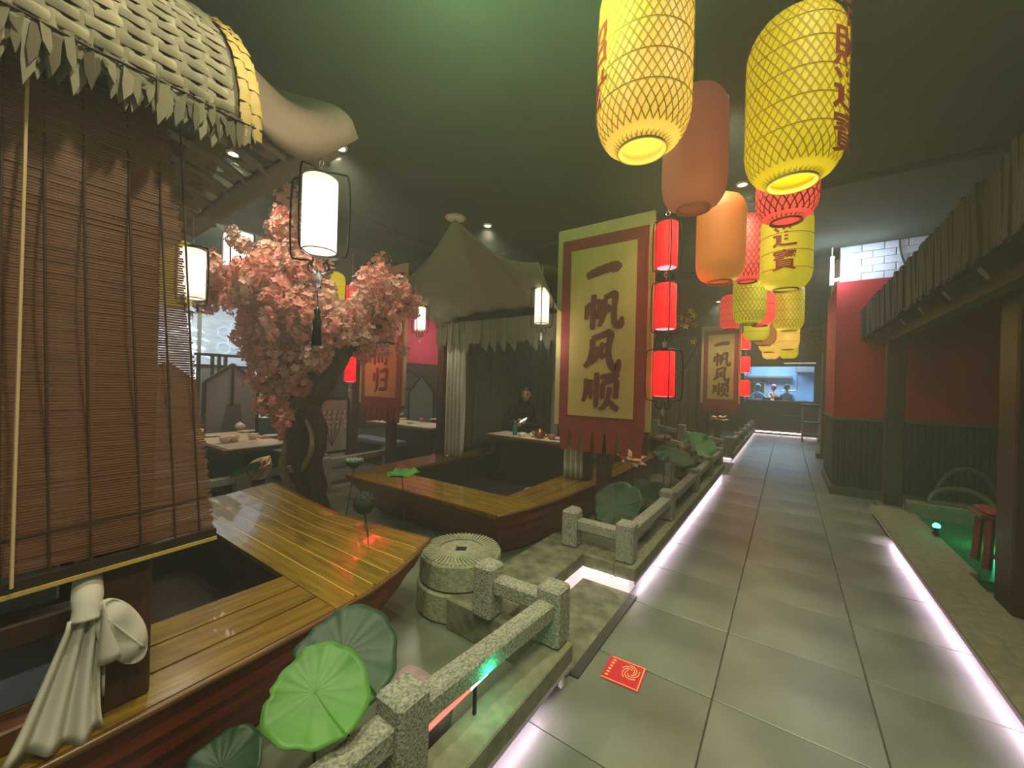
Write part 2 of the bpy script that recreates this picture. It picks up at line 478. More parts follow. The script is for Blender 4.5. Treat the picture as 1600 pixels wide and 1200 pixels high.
# stone landings round the two gangways (a notch in the kerb)
def landing(name, y0, y1, far):
    x0 = -1.36
    s = struct(name, MB().ext(-1.78, x0, y0 - 0.1, y1 + 0.28, 0.0, 0.2), 'rubble', bevel=0.008)
    MB().ext(x0, -1.09, y1, y1 + 0.28, 0.1, 0.2).build('far_cap', 'rubble', s, bevel=0.006)
    MB().ext(x0, -1.09, y0 - 0.1, y0, 0.0, 0.2).build('near_cap', 'rubble', s, bevel=0.006)
    MB().ext(x0, -0.965, y1 - 0.004, y1 + 0.2, -0.005, 0.1).build('far_riser', 'led_panel', s)
    MB().ext(x0 + 0.002, x0 + 0.012, y0 + 0.25, y1, -0.005, 0.1).build('back_riser', 'led_panel', s)
    MB().ext(x0 + 0.012, -0.95, y0, y1, -0.01, 0.006).build('rough_bed', 'rubble', s)
    MB().ext(-0.95, -0.895, y0 + 0.02, y1 - 0.02, -0.005, 0.012).build('sill', 'dark_stone', s)
    MB().tube([(x0 + .1, y1 - .008, .094), (-.97, y1 - .008, .094)], 0.004, 6).build('light_strip', 'led_far', s)
    return s
landing('trim_5', 1.95, 3.02, False)
landing('trim_6', 8.35, 9.75, True)
c = kn
MB().bar((-0.935, 1.85, 0.02), (-0.935, 1.85, 0.19), 0.03, 0.02).build('corner_bracket', 'plastic_white', c)
MB().tube([(-1.12, 3.0, 0.1), (-1.1, 2.97, 0.135), (-1.06, 2.975, 0.12), (-1.1, 2.98, 0.105)], 0.004, 6).build('loose_wire', 'cord_pale', kf)

# ------------------------------------------------------------------ stone railings
def rail_thing(name, label, pts, z0=0.2, ph=0.31, pw=0.145, rw=0.1, rh=0.09, rz=0.40, posts=None, dz=0.0):
    t = thing(name, label, 'railing', (pts[0][0], pts[0][1], z0))
    ps = posts if posts is not None else range(len(pts))
    for i in ps:
        x, y = pts[i][:2]
        w = pw * random.uniform(.96, 1.04)
        MB().box((x, y, z0 + ph / 2), (w, w, ph)).build('post', 'stone', t, bevel=0.014)
    for i in range(len(pts) - 1):
        a, b = Vector((*pts[i][:2], rz)), Vector((*pts[i + 1][:2], rz)); d = (b - a).normalized()
        MB().bar(a + d * pw * .46, b - d * pw * .46, rw, rh).build('rail', 'stone', t, bevel=0.01)
    return t
rail_thing('stone_railing', 'speckled granite railing around the near corner of the pond, below the laser light',
           [(-1.46, 1.88), (-1.02, 1.90), (-1.09, 0.93), (-1.12, -0.2)])
r2 = rail_thing('stone_railing', 'long low granite railing starting beside the big yellow banner',
           [(-1.52, 3.14), (-1.03, 3.13), (-1.02, 4.40), (-1.02, 5.85), (-1.02, 7.05), (-1.02, 8.25)])
MB().box((-1.62, 3.35, 0.34), (0.1, 0.16, 0.22)).build('post', 'stone', r2, bevel=0.01)
# bridge railings of the second gangway
t = thing('stone_railing', 'pale sloping stone bridge railing in front of the small far banner', 'railing', (-1.02, 9.95, 0.2))
for a, b in (((-1.05, 9.85, .42), (-2.6, 9.85, .66)), ((-1.05, 8.3, .38), (-2.5, 8.3, .62))):
    MB().bar(a, b, 0.1, 0.1).build('rail', 'stone', t, bevel=0.008)
    MB().bar((a[0], a[1], .22), (b[0], b[1], .3), 0.06, 0.16).build('plinth', 'kerb_stone', t, bevel=0.008)
for p in ((-1.02, 9.85, .55), (-2.0, 9.85, .75), (-2.6, 9.85, .82), (-2.5, 8.3, .78)):
    MB().ext(p[0] - .08, p[0] + .08, p[1] - .08, p[1] + .08, .2 if p[0] > -1.78 else 0, p[2]).build('post', 'stone', t, bevel=0.01)
rail_thing('stone_railing', 'farthest run of pale stone railing leading to the kitchen counter',
           [(-1.02, 10.3), (-1.02, 11.6), (-1.02, 12.9), (-1.02, 14.3), (-1.02, 15.8), (-1.02, 17.0)])
rail_thing('stone_railing', 'low stone railing behind the blossom tree at the edge of the tables',
           [(-5.25, 1.0), (-5.35, 2.0), (-5.5, 3.1), (-5.6, 4.3)], z0=0.0, ph=0.46, rz=0.38, pw=0.16)

# ------------------------------------------------------------------ right side: red wall, wainscot, lean-to roof
RW = 8.0
wr = struct('wall_right', MB().ext(0.62, 5.0, RW, RW + 1.7, 1.22, 3.34), 'wall_red')
MB().ext(0.60, 5.0, RW - 0.015, RW + 1.7, 1.17, 1.22).build('chair_rail', 'wainscot_trim', wr, bevel=0.004)
MB().ext(0.64, 5.0, RW + 0.02, RW + 1.7, 0.13, 1.17).build('wainscot_back', 'black_wood', wr)
sl = MB().box((0, 0, 0), (0.064, 0.03, 1.04)).mesh('wainscot_board', 'wainscot', bevel=0.004)
for i in range(32):
    inst('wainscot_board', sl, wr, (0.655 + i * 0.068, RW + 0.012, 0.65), (random.uniform(-.006, .006), 0, 0))
sl2 = MB().box((0, 0, 0), (0.03, 0.064, 1.04)).mesh('wainscot_board', 'wainscot', bevel=0.004)
for i in range(25):
    inst('wainscot_board', sl2, wr, (0.632, RW + 0.045 + i * 0.068, 0.65))
b = struct('baseboard_right', MB().ext(0.59, 2.4, RW - 0.03, RW + 0.02, 0.0, 0.13), 'baseboard', bevel=0.006)
MB().ext(0.59, 0.64, RW + 0.02, RW + 1.7, 0, 0.13).build('return', 'baseboard', b, bevel=0.004)
# white tiled band over the red wall
wt = struct('trim_7', MB().ext(0.66, 5.0, RW + 0.05, RW + 1.7, 3.34, 3.9), 'wall_white')
bm_ = MB().box((0, 0, 0), (0.25, 0.03, 0.105)).mesh('brick', 'wall_white', bevel=0.006)
for r in range(5):
    for c_ in range(12):
        inst('brick', bm_, wt, (0.78 + c_ * 0.26 + (r % 2) * 0.13, RW + 0.04, 3.40 + r * 0.112))
MB().tube(smooth_path([(1.32, RW - 0.0, 3.9), (1.34, RW - .01, 3.7), (1.39, RW, 3.5), (1.45, RW, 3.34)], 5), 0.012, 6).build('cable', 'pipe', wt)
t = thing('work_light', 'cold white tube light fixed to the corner above the red wall', 'lamp', (0.56, RW - 0.05, 3.4))
MB().box((0.55, RW - 0.04, 3.52), (0.05, 0.06, 0.46)).build('housing', 'plastic_white', t, bevel=0.006)
MB().tube([(0.55, RW - 0.085, 3.74), (0.55, RW - 0.085, 3.31)], 0.018, 8).build('tube', 'cold_led', t)
MB().tube([(0.58, RW - 0.10, 3.36), (0.75, RW - 0.10, 3.40)], 0.02, 8).build('tube', 'cold_led', t)
MB().bar((0.55, RW - .02, 3.74), (0.55, RW - .02, 3.9), .02, .02).build('bracket', 'plastic_white', t)
light('work_light_lamp', 'POINT', (0.45, RW - 0.35, 3.45), 14, (0.75, 0.87, 1.0), 0.08)
light('work_light_lamp', 'POINT', (1.0, RW - 0.3, 3.62), 5, (0.7, 0.83, 1.0), 0.08)
# wooden frame at the far end of the red wall
t = struct('trim_8', MB().ext(0.70, 0.98, 12.0, 12.3, 0.0, 3.3), 'brown_wood', bevel=0.01)
MB().ext(0.62, 1.0, 11.95, 12.35, 0, 0.12).build('plinth', 'wainscot_trim', t, bevel=0.01)
MB().ext(0.66, 1.0, 9.72, 9.95, 0, 3.3).build('door_post', 'red_wood', t)
for k in range(5):
    a = k / 4
    MB().tube(smooth_path([(0.7, 12.1, 2.55 + .12 * k), (0.55 - .09 * k, 12.1, 2.75 + .09 * k), (0.42 - .12 * k, 12.1, 2.72 + .14 * k), (0.40 - .1 * k, 12.1, 2.86 + .12 * k), (0.5 - .06 * k, 12.1, 2.9 + .1 * k)], 4), 0.035, 6).build('carved_scroll', 'brown_wood', t, smooth=True)
struct('wall_end_right', MB().ext(0.98, 5.0, 9.72, 12.3, 0, 3.9), 'wall_dark')

struct('wall_terrace', MB().ext(3.1, 3.2, -2.0, 8.0, 0, 3.9), 'wall_dark')
# lean-to thatched roof
def ru(x): return 2.36 + 0.62 * (x - 0.92)
t = thing('thatched_lean_to', 'dark thatched lean-to roof over the right-hand terrace, on two posts', 'roof', (1.2, 7.2, 0.12))
MB().add([(0.92, -0.6, 2.42), (0.92, 8.0, 2.42), (3.0, 8.0, ru(3.0)), (3.0, -0.6, ru(3.0)), (0.95, -0.6, 2.86), (0.95, 8.0, 2.86), (3.0, 8.0, ru(3.0) + .25), (3.0, -0.6, ru(3.0) + .25)],
         [(0, 1, 2, 3), (7, 6, 5, 4), (0, 4, 5, 1), (1, 5, 6, 2), (2, 6, 7, 3), (3, 7, 4, 0)]).build('thatch_slab', 'thatch_brown', t)
for i in range(12):
    y = 0.2 + i * 0.68
    MB().bar((0.97, y, ru(0.97) - .04), (2.95, y, ru(2.95) - .05), 0.07, 0.08).build('rafter', 'dark_wood', t)
MB().bar((1.18, -0.5, ru(1.18) - .14), (1.18, 7.95, ru(1.18) - .14), 0.11, 0.13).build('eave_beam', 'dark_wood', t)
MB().bar((2.3, -0.5, ru(2.3) - .12), (2.3, 7.95, ru(2.3) - .12), 0.11, 0.11).build('ridge_beam', 'dark_wood', t)
MB().ext(1.09, 1.27, 7.12, 7.28, 0.125, ru(1.18) - .2).build('post', 'dark_wood', t, bevel=0.01)
MB().ext(1.375, 1.70, 4.45, 4.75, 0.0, ru(1.33) - .03).build('post', 'dark_wood', t, bevel=0.012)
es = [MB().box((0, 0, 0), (0.03, 0.062, 0.42 + .02 * k)).mesh('thatch_bundle', 'thatch_brown') for k in range(3)]
for i in range(120):
    inst('thatch_bundle', es[i % 3], t, (0.925 + random.uniform(-.012, .01) - 1.2, 0.4 + i * 0.063 - 7.2, 2.64 + random.uniform(-.012, .012) - .12), (random.uniform(-.04, .04), random.uniform(-.05, .0), 0))

# terrace pond with rim, hoops, stool and green spotlight
p = struct('trim_9', MB().ext(1.28, 3.0, 6.85, 7.05, 0.0, 0.26), 'kerb_stone', bevel=0.01)
MB().ext(1.28, 1.34, 4.9, 6.85, 0, 0.126).build('rim', 'kerb_stone', p, bevel=0.008)
MB().ext(1.34, 3.0, 4.9, 6.85, 0.0, 0.085).build('water', 'pond_green', p)
def hoop(label, x, y, z, r, h):
    t = thing('bamboo_hoop', label, 'hoop', (x, y, z))
    MB().tube([(x + r * math.cos(a), y + .1 * math.sin(a), z + h * math.sin(a)) for a in [PI * k / 16 for k in range(17)]], 0.03, 8).build('arch', 'wainscot_trim', t, smooth=True)
    MB().bar((x - r, y, z + .02), (x + r, y, z + .02), 0.06, 0.04).build('foot', 'wainscot_trim', t)
hoop('low pale stone hoop on the rim of the green terrace pond', 1.75, 6.95, 0.26, 0.27, 0.2)
hoop('flat arched stone ornament behind the terrace pond', 2.0, 7.7, 0.0, 0.32, 0.62)
t = thing('wooden_stool', 'wooden stool draped with a red cloth beside the dark terrace pillar', 'stool', (1.62, 5.35, 0.085))
for sx in (-1, 1):
    for sy in (-1, 1):
        MB().bar((1.62 + sx * .15, 5.35 + sy * .13, 0.085), (1.62 + sx * .13, 5.35 + sy * .11, 0.52), 0.045, 0.045).build('leg', 'red_wood', t)
MB().ext(1.42, 1.82, 5.2, 5.5, 0.52, 0.56).build('seat', 'brown_wood', t, bevel=0.008)
MB().grid(10, 8, lambda u, v: (1.46 + .38 * u, 5.19 + .33 * v, 0.572 + .03 * math.sin(u * 9) * math.sin(v * 7) - .22 * max(0, u - .72) / .28)).build('cloth', 'banner_red', t, smooth=True, solid=0.008)
MB().bar((1.47, 5.24, .2), (1.77, 5.24, .2), .03, .03).build('stretcher', 'red_wood', t)
t = thing('green_spotlight', 'small glowing green spotlight at the edge of the terrace pond', 'spotlight', (1.31, 5.9, 0.14))
MB().lathe([(.03, 0), (.035, .02), (.02, .05), (.028, .09)], (1.31, 5.9, .14), 12, cap0=True).build('housing', 'black_metal', t, smooth=True)
MB().sphere((1.31, 5.9, .235), .03, 12, 8).build('lens', 'green_led', t, smooth=True)
light('green_spot_lamp', 'POINT', (1.75, 5.9, .2), 4.0, (0.02, 1.0, 0.42), 0.03)

# ------------------------------------------------------------------ far wall with the kitchen window
FW = 17.4
wf = struct('wall_far', MB().ext(-6.0, -1.38, FW, FW + .1, 0, 3.9), 'wall_dark')
MB().ext(0.82, 3.0, FW, FW + .1, 0, 3.9).build('side_panel', 'wall_dark', wf)
MB().ext(-1.38, 0.82, FW, FW + .1, 2.5, 3.9).build('header', 'wall_dark', wf)
MB().ext(-1.38, 0.82, FW, FW + .1, 0, 1.22).build('counter_front', 'black_wood', wf)
MB().ext(-1.5, 0.95, FW - .18, FW + .2, 1.18, 1.25).build('counter_top', 'black_wood', wf, bevel=0.01)
MB().ext(-1.1, 0.9, FW - .04, FW, 0.06, 0.09).build('light_strip', 'led_far', wf)
MB().ext(-0.1, 0.5, FW - .03, FW, 0.70, 0.73).build('brass_strip', 'copper', wf)
for i in range(7):
    MB().ext(-1.3 + i * .3, -1.02 + i * .3, FW - .014, FW, .14, 1.12).build('front_board', 'dark_wood', wf)
MB().ext(-0.1, 0.82, FW - .12, FW, 2.62, 2.82).build('hood_beam', 'brown_wood', wf, bevel=.01)
MB().ext(-0.1, 0.82, FW - .13, FW - .02, 2.60, 2.63).build('hood_light', 'led_panel', wf)
MB().ext(-1.38, -0.16, FW - .06, FW, 2.56, 3.0).build('sign_board', 'black_wood', wf)
for x0 in (-1.38, 0.79):
    MB().ext(x0, x0 + .03, FW - .02, FW + .12, 1.25, 2.5).build('window_frame', 'black_wood', wf)
ki = struct('wall_kitchen', MB().ext(-3.0, 2.5, 20.6, 20.7, 0, 3.2), 'kitchen_wall')
struct('floor_kitchen', MB().ext(-3.0, 2.5, FW + .1, 20.7, -0.05, 0.0), 'plaster')
struct('ceiling_kitchen', MB().ext(-3.0, 2.5, FW + .1, 20.7, 3.2, 3.25), 'kitchen_wall')
struct('wall_kitchen_left', MB().ext(-3.05, -3.0, FW + .1, 20.7, 0, 3.2), 'kitchen_wall')
struct('wall_kitchen_right', MB().ext(2.5, 2.55, FW + .1, 20.7, 0, 3.2), 'kitchen_wall')
light('kitchen_lamp', 'AREA', (-0.3, 19.2, 3.1), 150, (0.55, 0.8, 1.0), (2.5, 1.0), (0, 0, 0))
t = thing('kitchen_shelf', 'long steel shelf on the blue kitchen back wall', 'shelf', (0, 20.35, 2.15))
MB().ext(-2.2, 0.2, 20.2, 20.58, 2.16, 2.19).build('board', 'steel', t)
MB().ext(-2.2, 0.2, 20.2, 20.22, 2.19, 2.24).build('lip', 'steel', t)
t = thing('extractor_hood', 'grey steel extractor hood with a bent pipe in the kitchen', 'hood', (0.75, 20.2, 1.6))
MB().ext(0.3, 0.95, 19.9, 20.58, 2.4, 2.75).build('canopy', 'steel', t, bevel=.02)
MB().tube([(0.75, 20.4, 2.75), (0.75, 20.4, 3.2)], .12, 12).build('duct', 'steel', t)
MB().tube(smooth_path([(0.35, 20.3, 2.4), (0.35, 20.3, 1.7), (0.1, 20.3, 1.62), (-.2, 20.3, 1.62)], 5), .03, 8).build('pipe', 'steel', t, smooth=True)
t = thing('steel_cabinet', 'tall pale blue steel cabinet at the right of the kitchen window', 'cabinet', (1.35, 19.8, 0))
MB().ext(1.0, 1.7, 19.5, 20.2, 0, 2.6).build('body', 'cloth_blue', t, bevel=.01)
MB().ext(1.03, 1.34, 19.48, 19.5, .1, 2.5).build('door', 'cloth_blue', t); MB().ext(1.36, 1.67, 19.48, 19.5, .1, 2.5).build('door', 'cloth_blue', t)
t = thing('serving_hatch', 'pale green framed serving hatch behind the left cook', 'hatch', (-1.3, 20.55, 1.3))
for a in ((-1.9, -0.75, 1.92, 1.98), (-1.9, -0.75, 1.3, 1.36), (-1.9, -1.84, 1.3, 1.98), (-.81, -.75, 1.3, 1.98)):
    MB().ext(a[0], a[1], 20.5, 20.6, a[2], a[3]).build('frame_bar', 'banner_tan', t)
MB().ext(-1.84, -.81, 20.56, 20.6, 1.36, 1.92).build('dark_opening', 'dark_stone', t)
t = thing('kitchen_table', 'steel kitchen worktop below the serving window', 'table', (-0.3, 18.1, 0))
MB().ext(-1.6, 1.0, 17.75, 18.3, 1.12, 1.16).build('top', 'steel', t)
for x in (-1.55, .95): MB().ext(x - .03, x + .03, 17.8, 17.86, 0, 1.12).build('leg', 'steel', t)
for i, (x, h, m_, lab) in enumerate([(-.95, .12, 'steel', 'low steel bowl on the kitchen worktop'), (-.62, .16, 'black_metal', 'black cooking pot left on the kitchen worktop'),
                                  (-.25, .2, 'black_metal', 'tall dark pot in front of the right cook'), (0.12, .12, 'dark_wood', 'wooden steamer on the kitchen worktop'), (.5, .1, 'ceramic', 'white bowl on the right end of the kitchen worktop')]):
    t = thing('kitchen_pot', lab, 'pot', (x, 18.0, 1.16))
    MB().lathe([(.1, 0), (.13, h * .4), (.14, h), (.12, h), (.1, h * .5)], (x, 18.0, 1.16), 16, cap0=True).build('bowl', m_, t, smooth=True)
    MB().lathe([(.135, h), (.155, h + .005), (.14, h + .012)], (x, 18.0, 1.16), 16).build('rim', m_, t, smooth=True)

t = thing('service_trolley', 'black-topped metal service trolley on wheels before the kitchen wall', 'trolley', (0.66, 15.75, 0))
for sx in (0.44, 0.88):
    for sy in (15.55, 15.95):
        MB().tube([(sx, sy, .1), (sx, sy, 1.12)], .022, 8).build('leg', 'steel', t)
        MB().sphere((sx, sy, .05), .05, 10, 6, (0.5, 1, 1)).build('wheel', 'black_metal', t, smooth=True)
MB().ext(.40, .92, 15.5, 16.0, 1.12, 1.2).build('tray', 'black_metal', t, bevel=.01)
MB().ext(.42, .90, 15.52, 15.98, .6, .64).build('shelf', 'black_metal', t); MB().ext(.42, .90, 15.52, 15.98, .2, .24).build('shelf', 'black_metal', t)

# ------------------------------------------------------------------ left: far walls of the dining hall
wl = struct('wall_left', MB().ext(-11.1, -11.0, -2.0, 14.0, 0, 3.9), 'wall_dark')
wb = struct('wall_back', MB().ext(-11.0, -1.9, 13.2, 13.3, 0, 3.9), 'wall_dark')
for i in range(14):
    MB().ext(-5.6 + i * .26, -5.6 + i * .26 + .2, 13.16, 13.2, .3, 3.2).build('panel_board', 'brown_wood', wb)
MB().ext(-11.0, -10.95, 8.3, 11.6, 2.25, 3.9).build('pink_panel', 'pink_wall', wl)
light('pink_wash', 'POINT', (-9.6, 9.8, 3.1), 45, (1.0, 0.35, 0.5), 0.2)
# window with wave glass, seen left of the tree
wn = struct('window_1', MB().ext(-10.6, -10.55, 1.6, 4.6, 0.6, 3.2), 'glass_wave')
for y0, y1 in ((1.55, 1.62), (3.0, 3.06), (4.56, 4.64)):
    MB().ext(-10.56, -10.48, y0, y1, .6, 3.2).build('mullion', 'panel_grey', wn)
for k in range(90):
    y = random.uniform(1.65, 3.0); z = 1.45 + 1.15 * random.random() ** 1.3
    L = random.uniform(.12, .3)
    MB().tube(smooth_path([(-10.53, y, z), (-10.52, y + L * .35, z + .03), (-10.52, y + L * .65, z + .025), (-10.53, y + L, z - .02)], 3), [.004] + [random.uniform(.012, .02)] * 8 + [.004], 5).build('wave_crest', 'wave_white', wn)
for (y, z) in ((3.5, 2.6), (3.75, 2.75), (3.7, 2.4), (3.95, 2.55), (3.5, 2.25), (3.95, 2.9)):
    MB().tube([(-10.52, y + .14 * math.cos(a), z + .14 * math.sin(a)) for a in [PI / 3 * k + PI / 6 for k in range(6)]], .016, 5, closed=True).build('lattice_hexagon', 'frost', wn)
light('window_day', 'AREA', (-10.3, 3.1, 2.0), 14, (0.75, 0.88, 1.0), (2.6, 2.2), (0, math.radians(-90), 0))
struct('wall_column', MB().ext(-10.5, -10.1, 4.7, 5.3, 0, 3.9), 'plaster')
# ------------------------------------------------------------------ boats with thatched pavilions
def hw(s): return 1.10 + 0.23 * (1 - math.exp(-max(s, 0) / 0.65))
def boat(label, xc, yp, dr, L, os_, ohw, tip):
    t = thing('dining_boat', label, 'boat', (xc, yp + dr * L / 2, 0.0))
    def P(lx, s, z): return (xc + lx, yp + dr * s, z)
    def dz(lx, s): return 0.5 + tip * math.exp(-(s / 0.28) ** 2) * abs(lx) / 1.1
    # prow deck boards, laid across
    n = max(2, round(os_ / 0.123)); w = os_ / n
    for i in range(n):
        a, b = i * w + 0.004, (i + 1) * w - 0.004
        mb = MB(); N = 10
        for q in range(N):
            for (zt) in (0,):
                x0, x1 = -1 + 2 * q / N, -1 + 2 * (q + 1) / N
                pts = [P(x0 * hw(a), a, dz(x0 * 1.1, a)), P(x1 * hw(a), a, dz(x1 * 1.1, a)), P(x1 * hw(b), b, dz(x1 * 1.1, b)), P(x0 * hw(b), b, dz(x0 * 1.1, b))]
                low = [(p[0], p[1], p[2] - 0.03) for p in pts]
                mb.add(pts + low, [(0, 1, 2, 3), (7, 6, 5, 4), (0, 4, 5, 1), (2, 6, 7, 3)] + ([(3, 7, 4, 0)] if q == 0 else []) + ([(1, 5, 6, 2)] if q == N - 1 else []))
        mb.build('deck_plank', 'deck_wood', t)
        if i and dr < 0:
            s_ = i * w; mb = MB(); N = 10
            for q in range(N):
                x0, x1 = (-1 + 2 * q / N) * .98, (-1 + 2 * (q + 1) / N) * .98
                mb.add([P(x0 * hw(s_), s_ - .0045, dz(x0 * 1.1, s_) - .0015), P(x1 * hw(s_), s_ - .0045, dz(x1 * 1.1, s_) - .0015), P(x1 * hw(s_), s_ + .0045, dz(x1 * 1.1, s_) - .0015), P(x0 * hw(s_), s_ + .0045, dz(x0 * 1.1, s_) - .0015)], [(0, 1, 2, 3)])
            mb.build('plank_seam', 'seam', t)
    # side deck boards, laid lengthwise
    for sg in (-1, 1):
        nb = 3
        for k in range(nb):
            def edge(s, q): return lerp(ohw, hw(s), q)
            q0, q1 = k / nb + .012, (k + 1) / nb - .012
            mb = MB(); N = 14
            for i in range(N):
                s0, s1 = os_ + (L - os_) * i / N, os_ + (L - os_) * (i + 1) / N
                pts = [P(sg * edge(s0, q0), s0, .5), P(sg * edge(s0, q1), s0, .5), P(sg * edge(s1, q1), s1, .5), P(sg * edge(s1, q0), s1, .5)]
                low = [(p[0], p[1], .47) for p in pts]
                mb.add(pts + low, [(0, 1, 2, 3), (7, 6, 5, 4), (0, 4, 5, 1), (2, 6, 7, 3), (3, 7, 4, 0), (1, 5, 6, 2)])
            mb.build('side_plank', 'deck_wood_long', t)
        # gunwale rim
        MB().tube([P(sg * (hw(s) + .004), s, dz(1.1, s) - .014) for s in [L * (i / 24) ** 1.5 for i in range(25)]], 0.0145, 8).build('gunwale', 'hull_edge', t, smooth=True)
        # hull strakes
        S = 4
        for k in range(S):
            t0, t1 = k / S, (k + 1) / S
            def H(s, tt, off):
                return P(sg * (hw(s) - .03 - .19 * tt ** 1.2 + off), s + .34 * tt * math.exp(-s / .6), (dz(1.1, s) - .04) * (1 - tt) + .03 * tt)
            mb = MB()
            mb.grid(20, 2, lambda u, v: H(L * u ** 1.4, lerp(t0, t1, v), .016 * v - .004 * k))
            mb.build('hull_strake', 'hull_wood', t, solid=0.012)
    MB().bar(P(-hw(0), -.004, dz(1.1, 0) - .016), P(0, -.004, .486), .03, .03).build('bow_rim', 'hull_edge', t)
    MB().bar(P(0, -.004, .486), P(hw(0), -.004, dz(1.1, 0) - .016), .03, .03).build('bow_rim', 'hull_edge', t)
    for k in range(4):
        t0, t1 = k / 4, (k + 1) / 4 - .01
        MB().grid(8, 2, lambda u, v: (lambda tt, x: P(x * (hw(0) - .03 - .19 * tt ** 1.2), .34 * tt + .01, (dz(1.1 * abs(x), 0) - .04) * (1 - tt) + .03 * tt))(lerp(t0, t1, v), -1 + 2 * u)).build('bow_board', 'hull_wood', t, solid=.012)
    # cockpit
    y0, y1 = sorted((P(0, os_, 0)[1], P(0, L, 0)[1]))
    x0, x1 = xc - ohw, xc + ohw
    mb = MB()
    mb.add([(x0, y0, .12), (x1, y0, .12), (x1, y1, .12), (x0, y1, .12), (x0, y0, .47), (x1, y0, .47), (x1, y1, .47), (x0, y1, .47)],
           [(0, 1, 2, 3), (0, 4, 5, 1), (1, 5, 6, 2), (2, 6, 7, 3), (3, 7, 4, 0)])
    mb.build('cockpit', 'black_wood', t)
    return t, P

B1, P1 = boat('glossy brown dining boat in the left foreground, bow with golden planks', -3.0, 1.8, -1, 3.6, 0.74, 0.73, 0.07)
B2, P2 = boat('dining boat behind the blossom tree with white curtains and a seated guest', -3.06, 2.62, 1, 4.4, 0.49, 0.84, 0.0)

# --- near pavilion: side frame
def frame_part(name, mtl, root, *e): return MB().ext(*e).build(name, mtl, root, bevel=0.006)
frame_part('pavilion_post', 'dark_wood', B1, -1.86, -1.78, .26, .40, .5, 2.62)
frame_part('pavilion_post', 'dark_wood', B1, -4.22, -4.14, .26, .40, .5, 2.62)
frame_part('pavilion_post', 'dark_wood', B1, -3.75, -3.55, .45, .6, .12, 2.7)
frame_part('side_sill', 'brown_wood', B1, -1.9, -1.80, -.6, .26, .5, .57)
frame_part('side_rail', 'dark_wood', B1, -1.87, -1.80, -.6, .26, .80, .87)
frame_part('side_panel', 'cushion', B1, -1.94, -1.90, -.6, .20, .57, .80)
frame_part('side_panel', 'panel_grey', B1, -1.94, -1.90, -.6, .20, .87, 1.0)
frame_part('pavilion_back', 'dark_wood', B1, -4.0, -2.0, -.72, -.66, .12, 2.7)
frame_part('far_screen', 'red_wood', B1, -4.16, -4.12, -.6, .26, .5, 2.5)

# --- near roof: woven palm vault
AX, AZ, RX, RZ_ = -3.0, 2.50, 1.32, 0.86
YE = .60
def arch(th, r=0.0): return (AX + (RX + r) * math.cos(th), AZ + (RZ_ + r) * math.sin(th))
mb = MB(); mb.grid(30, 6, lambda u, v: (arch(PI * u)[0], lerp(-.8, YE, v), arch(PI * u)[1]))
roof = mb.build('thatched_roof', 'thatch_dark', B1, smooth=True, solid=0.03)
def scale_mesh(m_, w, h):
    return MB().grid(2, 3, lambda u, v: (w * (u - .5), h * (v - .5), .011 * math.sin(PI * u) * (0.3 + .7 * math.sin(PI * v)) + .003)).mesh('palm_scale', m_, smooth=True)
SM = [scale_mesh('thatch', .036, .062), scale_mesh('thatch_pale', .036, .062)]
SG = [scale_mesh('thatch_gold', .036, .062), scale_mesh('thatch_gold', .036, .062)]
def scale_mtx(th, y, lift, tw):
    x, z = arch(th, lift)
    n = Vector((math.cos(th) / RX, 0, math.sin(th) / RZ_)).normalized()
    ey = Vector((0, 1, 0)); ez = n.cross(ey)
    R = Matrix((ey, ez, n)).transposed()
    if R.determinant() < 0: R = Matrix((ey, -ez, n)).transposed()
    m4 = (R @ Matrix.Rotation(tw, 3, 'Z')).to_4x4(); m4.translation = Vector((x, y, z)) - B1.location
    return m4
n_s = 0; extra = MB()
for r in range(26):
    th = 0.02 + r * 0.055
    for c_ in range(17):
        y = YE - .02 - 0.036 * c_ - (0.018 if r % 2 else 0)
        if y < 0.0: continue
        m4 = scale_mtx(th, y - .03, .018 + .006 * ((r + c_) % 2), random.uniform(-.18, .18) + (PI / 2 if (r + c_) % 2 else 0))
        me = SM[0 if random.random() < .7 else 1]
        if n_s < 260: inst('palm_scale', me, roof, None, mtx=m4)
        else: extra.add([m4 @ v.co + B1.location for v in me.vertices], [tuple(p.vertices) for p in me.polygons])
        n_s += 1
o = extra.build('upper_palm_scales', 'thatch', roof, smooth=True); o['kind'] = 'stuff'
for r in range(26):
    th = 0.0 + r * 0.055
    for c_ in range(2):
        inst('gold_palm_scale', SG[0], roof, None, mtx=scale_mtx(th + .02 * c_, YE + .0 + .034 * c_, .024 + .005 * ((r + c_) % 2), random.uniform(-.1, .1)))
# hem rope and fringe of leaf strips
MB().tube([(AX + RX + .035, lerp(-.7, YE + .05, i / 12), AZ + .03 + .004 * math.sin(i * 2.1)) for i in range(13)], .004, 6).build('hem_cord', 'cord', roof)
fr = []
for k in range(4):
    w, h = .016 + .004 * k, .08 + .025 * k
    fr.append(MB().prism([(-w / 2, 0), (w / 2, 0), (w / 2 * .9, -h * .7), (w * (.25 - .15 * k), -h), (-w / 2 * .9, -h * .65)], lambda a, b: (-.002, a, b), lambda a, b: (.002, a, b)).mesh('leaf_strip', 'thatch' if k % 2 else 'thatch_dark'))
for i in range(120):
    y = -.02 + i * .0054
    inst('leaf_strip', fr[random.randrange(4)], roof, Vector((AX + RX + .02 + random.uniform(-.015, .015), y, AZ + .035 + random.uniform(-.01, .01))) - B1.location,
         (random.uniform(-.12, .12), random.uniform(-.10, .05), random.uniform(-.5, .5)), (1, 1, random.uniform(.8, 1.3) * (1 - .4 * i / 120)))

